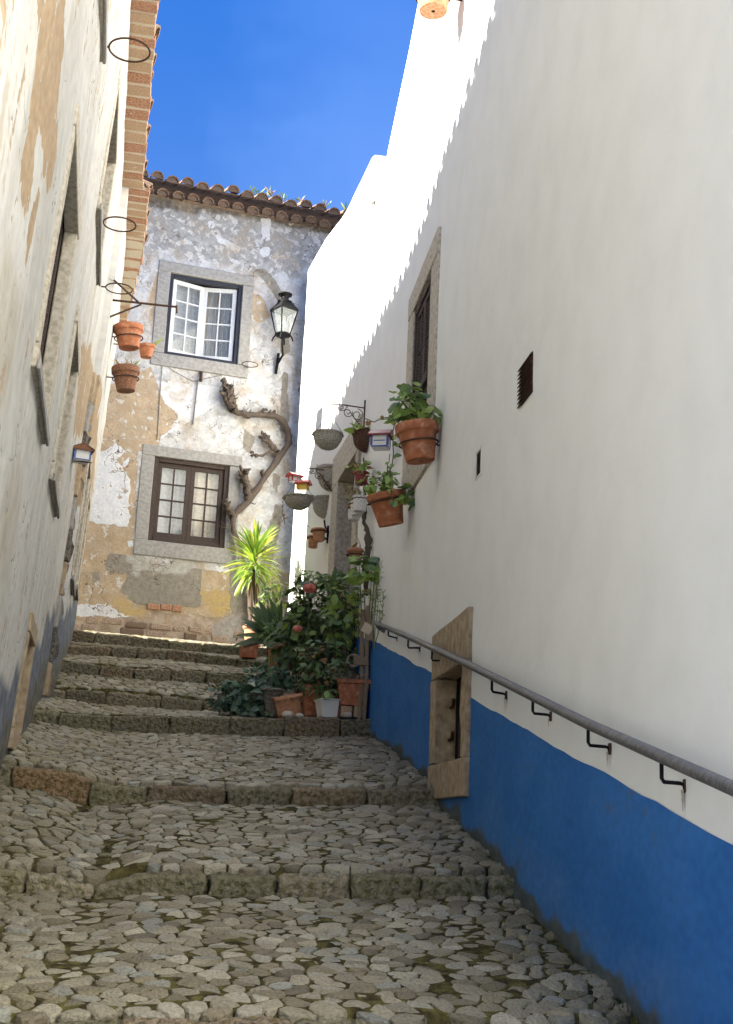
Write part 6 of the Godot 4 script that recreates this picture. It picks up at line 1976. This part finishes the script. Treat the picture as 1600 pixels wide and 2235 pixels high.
	leafy(lo, Vector3.ZERO, Vector3(1.119, 3.183, -12.75) - lo.position, Vector3(0.32, 0.26, 0.18), 270, ["ovate", "ivy2", "round2"], [M.leaf_dark, M.leaf_mid, M.leaf_mid, M.leaf_strap2, M.leaf_dry], 0.08, M.stem, "leaf", 14)
	# tall plant by the stakes
	var ta := ground_thing("tall_leafy_plant", Vector3(1.481, 2.908, -12.3).x, 12.3, "tall thin-stemmed plant with big fresh green leaves against the wall beside the door", "plant")
	leafy(ta, Vector3.ZERO, Vector3(1.381, 4.021, -12) - ta.position, Vector3(0.17, 0.13, 0.11), 34, ["round", "round2"], [M.leaf_fresh, M.leaf_mid], 0.12, M.stem, "leaf", 6)
	leafy(ta, Vector3(0, 0.4, 0), Vector3(1.389, 3.69, -12.2) - ta.position, Vector3(0.14, 0.2, 0.1), 26, ["round", "ovate"], [M.leaf_mid, M.leaf_pale, M.leaf_fresh], 0.09, M.stem, "leaf", 6)
	var fe := thing("wispy_plant", Vector3(1.453, 3.192, -11.6), "wispy feathery green plant climbing against the white wall above the handrail's end", "plant")
	for k in 6:
		var p0: Vector3 = Vector3(1.433, 3.157, -11.5) - fe.position
		var p1: Vector3 = [Vector3(1.478, 3.987, -11.5), Vector3(1.451, 3.826, -11.5), Vector3(1.498, 3.71, -11.5), Vector3(1.441, 3.663, -11.5), Vector3(1.48, 3.538, -11.5), Vector3(1.415, 3.875, -11.5)][k] - fe.position
		var mid := p0.lerp(p1, 0.6) + Vector3(rng.randf_range(-0.04, 0.04), 0, 0)
		var sm := MB.new()
		sm.tube(PackedVector3Array([p0, mid, p1]), [0.005, 0.003, 0.0015], 4)
		put("stem", sm.commit(), M.stem_green, fe)
		for j in 22:
			var c := mid.lerp(p1, rng.randf())
			add_leaf(fe, "narrow", pick([M.leaf_mid, M.leaf_fresh]), aim(c, rdir() + Vector3(0, 0.5, 0), rdir(), rng.randf_range(0.04, 0.075), 0.6), "leaflet")
	# ivy spilling over the steps
	var iv := ground_thing("ivy", Vector3(0.464, 2.737, -13).x, 13.0, "dark ivy spilling over the steps at the left end of the pots", "ivy")
	leafy(iv, Vector3(0, 0.05, 0), Vector3(0.323, 2.784, -12.7) - iv.position, Vector3(0.33, 0.18, 0.25), 190, ["ivy", "ivy2"], [M.leaf_ivy, M.leaf_ivy, M.leaf_ivy2], 0.088, M.stem, "leaf", 14)
	leafy(iv, Vector3(0, 0.1, 0), Vector3(0.568, 3.063, -13.2) - iv.position, Vector3(0.27, 0.14, 0.2), 75, ["ivy", "round", "ivy2"], [M.leaf_ivy, M.leaf_ivy2, M.leaf_strap], 0.085, M.stem, "leaf", 10)
	leafy(iv, Vector3(0, 0.02, 0), Vector3(0.447, 2.615, -12.4) - iv.position, Vector3(0.22, 0.05, 0.14), 30, ["ivy", "ivy2"], [M.leaf_ivy, M.leaf_dark], 0.07, M.stem, "leaf", 6)
	leaf_mass(iv, Vector3(0.324, 2.789, -12.75) - iv.position, Vector3(0.34, 0.17, 0.24), 260, "ivy", M.leaf_ivy, 0.07)
	leaf_mass(iv, Vector3(0.569, 3.049, -13.2) - iv.position, Vector3(0.28, 0.13, 0.2), 130, "ivy2", M.leaf_ivy2, 0.07)
	leaf_mass(ge, Vector3(1.06, 3.773, -13.6) - ge.position, Vector3(0.36, 0.46, 0.24), 320, "ovate", M.leaf_dark, 0.085)
	leaf_mass(da, Vector3(0.899, 3.532, -13.9) - da.position, Vector3(0.42, 0.32, 0.2), 260, "ovate", M.leaf_mid, 0.085)
	leaf_mass(lo, Vector3(1.194, 3.085, -12.85) - lo.position, Vector3(0.34, 0.24, 0.16), 220, "ivy2", M.leaf_dark, 0.07)
	# pots standing at the front
	var gr := ground_thing("tall_grey_pot", Vector3(0.6, 2.741, -12.45).x, 12.45, "tall dark grey-green tapering pot half hidden by the ivy", "flower pot")
	clay_pot(gr, Transform3D.IDENTITY, 0.115, 0.065, 0.27, 0.03, M.dark_stone)
	var op := ground_thing("orange_pot", Vector3(0.989, 2.794, -12.8).x, 12.8, "small orange clay pot behind the broken pot", "flower pot")
	clay_pot(op, Transform3D.IDENTITY, 0.095, 0.07, 0.31, 0.04, M.terracotta)
	leafy(op, Vector3(0, 0.28, 0), Vector3(-0.05, 0.3, 0.1), Vector3(0.2, 0.1, 0.08), 40, ["ovate", "ivy2"], [M.leaf_dark, M.leaf_mid], 0.065, M.stem, "leaf", 6)
	var bp := ground_thing("broken_pot", Vector3(0.763, 2.65, -12.3).x, 12.3, "broken terracotta pot with its front broken out, standing tilted on the step edge", "flower pot")
	var lie := Transform3D(Basis.from_euler(Vector3(0.16, 0.0, 0.2)), Vector3(0, 0.01, 0))
	var bb := MB.new()
	bb.lathe(pot_profile(0.15, 0.11, 0.2, 0.03), 30, lie, Vector2.ONE, -1.45, 4.5, 0.03)
	bb.lathe(PackedVector2Array([Vector2(0.112, 0.004), Vector2(0.118, 0.05), Vector2(0.116, 0.055), Vector2(0.10, 0.05)]), 12, lie, Vector2.ONE, -3.3, 1.9, 0.05)
	put("pot_shell", bb.commit(), M.pale_terracotta, bp)
	var sd := MB.new()
	sd.lathe(PackedVector2Array([Vector2(0.108, 0.03), Vector2(0.08, 0.05), Vector2(0.04, 0.055), Vector2(0.001, 0.055)]), 14, lie, Vector2.ONE, 0, TAU, 0.3)
	put("soil", sd.commit(), M.soil, bp)
	var wp := ground_thing("white_square_pot", Vector3(1.106, 2.615, -12.16).x, 12.17, "white square plastic pot with a small seedling on the step edge", "flower pot")
	var wt := Basis(Vector3(0, 0, 1), 0.06) * Basis(Vector3.UP, 0.28)
	square_pot(wp, "pot_body", 0.145, 0.185, 0.175, wt, M.white_plastic, 0.012)
	leafy(wp, Vector3(0, 0.16, 0), Vector3(-0.06, 0.23, 0.02), Vector3(0.12, 0.07, 0.1), 22, ["ovate", "narrow"], [M.leaf_mid, M.leaf_fresh, M.leaf_dark], 0.09, M.stem_green, "leaf", 5)
	for q in [[Vector3(1.281, 2.601, -12.2), "brick"], [Vector3(1.407, 2.608, -12.2), "brick"]]:
		var bk := ground_thing("brick", q[0].x, 12.22, ["brown brick under the left side of the square terracotta planter", "brown brick under the right side of the square terracotta planter"][0 if q[0].x < Vector3(1.351, 2.605, -12.2).x else 1], "brick", "bricks under the square planter")
		var mb := MB.new()
		mb.rbox(func(p: Vector3): return p, Vector3(-0.055, 0, -0.1), Vector3(0.055, 0.105, 0.1), 0.008, 4, 0.006, 7)
		put("block", mb.commit(), M.brick_pale, bk)
	var sp := thing("square_planter", on_ground(Vector3(1.35, 2.721, -12.24).x, 12.24) + Vector3(0, 0.126, 0), "square terracotta planter full of dry twigs standing on bricks", "planter")
	square_pot(sp, "planter_body", 0.235, 0.31, 0.245, Basis(Vector3.UP, -0.1), M.terracotta, 0.04)
	var tw := MB.new()
	for k in 70:
		var a := Vector3(rng.randf_range(-0.15, 0.15), 0.24, rng.randf_range(-0.12, 0.16))
		var b := a + Vector3(rng.randf_range(-0.14, 0.14), rng.randf_range(-0.03, 0.12), rng.randf_range(-0.08, 0.1))
		tw.tube(PackedVector3Array([a, (a + b) / 2 + rdir() * 0.03, b]), [0.003, 0.003, 0.002], 4)
	tag(put("dry_twigs", tw.commit(), M.cord, sp), "", "", "", "stuff")
	leafy(sp, Vector3(0, 0.23, 0), Vector3(-0.12, 0.34, 0), Vector3(0.16, 0.1, 0.1), 40, ["ovate", "ivy2"], [M.leaf_dark, M.leaf_mid], 0.06, M.stem, "leaf", 6)
	# stakes with rope, a wooden block and a card
	for q in [[Vector3(1.397, 3.629, -12.1), 12.1, "weathered wooden stake left of the pair standing behind the square planter"], [Vector3(1.442, 3.665, -12.08), 12.08, "weathered wooden stake nearest the blue wall, with a card tied on"]]:
		var sk := ground_thing("wooden_stake", q[0].x, q[1], q[2], "stake", "wooden stakes by the pots")
		var hh: float = q[0].y - sk.position.y
		var mb := MB.new()
		mb.rbox(func(p: Vector3): return p + Vector3(0.008 * sin(p.y * 5.0), 0, 0.006 * cos(p.y * 4.0)), Vector3(-0.017, -0.02, -0.017), Vector3(0.017, hh, 0.017), 0.004, 10, 0.006, 3)
		put("post", mb.commit(), M.bare_wood, sk)
	var wb := thing("wooden_block", Vector3(1.382, 3.087, -12.06), "pale wooden block tied across the two stakes with rope", "block")
	var wbm := MB.new()
	wbm.rbox(func(p: Vector3): return p, Vector3(-0.06, 0, -0.045), Vector3(0.075, 0.085, 0.0), 0.006, 2, 0.004, 5)
	put("block", wbm.commit(), M.bare_wood, wb)
	for k in 3:
		var r := MB.new()
		r.tube(ring_pts(Vector3(-0.075 + 0.01 * k, 0.045, -0.02), 0.05 + 0.006 * k, Basis(Vector3(1, 0, 0), 1.4), 18), [0.005], 5, false)
		put("rope", r.commit(), M.cord, wb)
	var rope2 := MB.new()
	rope2.tube(PackedVector3Array([Vector3(0.09, 0.02, 0), Vector3(0.17, -0.02, 0.02), Vector3(0.2, -0.07, 0.02), Vector3(0.15, -0.14, 0.02), Vector3(0.09, -0.17, 0.0)]), [0.003], 4)
	put("loose_wire", rope2.commit(), M.cord, wb)
	var cd := thing("card_tag", Vector3(1.432, 3.434, -12.02), "buff card tag tied to the nearer stake at the end of the handrail", "tag")
	var cm := MB.new()
	cm.rbox(func(p: Vector3): return Basis(Vector3(0, 0, 1), -0.5) * p, Vector3(-0.05, -0.05, -0.004), Vector3(0.045, 0.045, 0.004), 0.002)
	put("card", cm.commit(), M.card, cd)
	var cm2 := MB.new()
	cm2.rbox(func(p: Vector3): return p, Vector3(-0.01, -0.11, -0.02), Vector3(0.06, -0.01, -0.008), 0.002)
	put("backing_card", cm2.commit(), M.cord, cd)
	# loose stones on the step edge
	for q in [[627, Vector3(0.726, 2.593, -12.15).x, 12.15, 0.05, "buff round stone below the broken pot"], [653, Vector3(0.842, 2.577, -12.13).x, 12.13, 0.035, "small grey round stone between the broken pot and the white pot"], [757, Vector3(1.285, 2.613, -12.12).x, 12.12, 0.045, "pale flat stone between the white pot and the planter's brick"], [590, Vector3(0.598, 3.391, -14.2).x, 14.2, 0.07, "pale stone beside the strap-leaf plant's pot"]]:
		var so := ground_thing("loose_stone", q[1], q[2], q[4], "stone", "loose stones by the pots")
		var mb := MB.new()
		var r: float = q[3]
		mb.rbox(func(p: Vector3): return p, Vector3(-r * 1.15, 0, -r), Vector3(r * 1.15, r * 1.3, r), r * 0.62, 4, r * 0.25, int(q[0]))
		put("stone", mb.commit(), M.pebble, so)
	# grass and moss along the foot of the blue wall
	var gt := MB.new()
	for k in 420:
		var z := rng.randf_range(4.2, 11.8)
		var dens := 0.35 + 0.65 * smoothstep(-0.1, 0.3, wob.get_noise_1d(z * 2.2))
		if rng.randf() > dens: continue
		var x := right_x(z) - rng.randf_range(0.0, 0.05)
		var p := on_ground(x, z)
		var hgt := rng.randf_range(0.015, 0.06)
		var lean := Vector3(rng.randf_range(-0.03, 0.005), hgt, rng.randf_range(-0.03, 0.03))
		var sd2 := Vector3(0.002, 0, rng.randf_range(0.002, 0.004))
		gt.col = [Color(0.05, 0.075, 0.025), Color(0.035, 0.05, 0.02), Color(0.12, 0.10, 0.045)][rng.randi() % 3]
		gt.tri(p - sd2, p + sd2, p + lean)
	tag(put("grass", gt.commit(), M.grass, self), "thin grass and moss along the foot of the blue painted wall", "grass", "", "stuff")
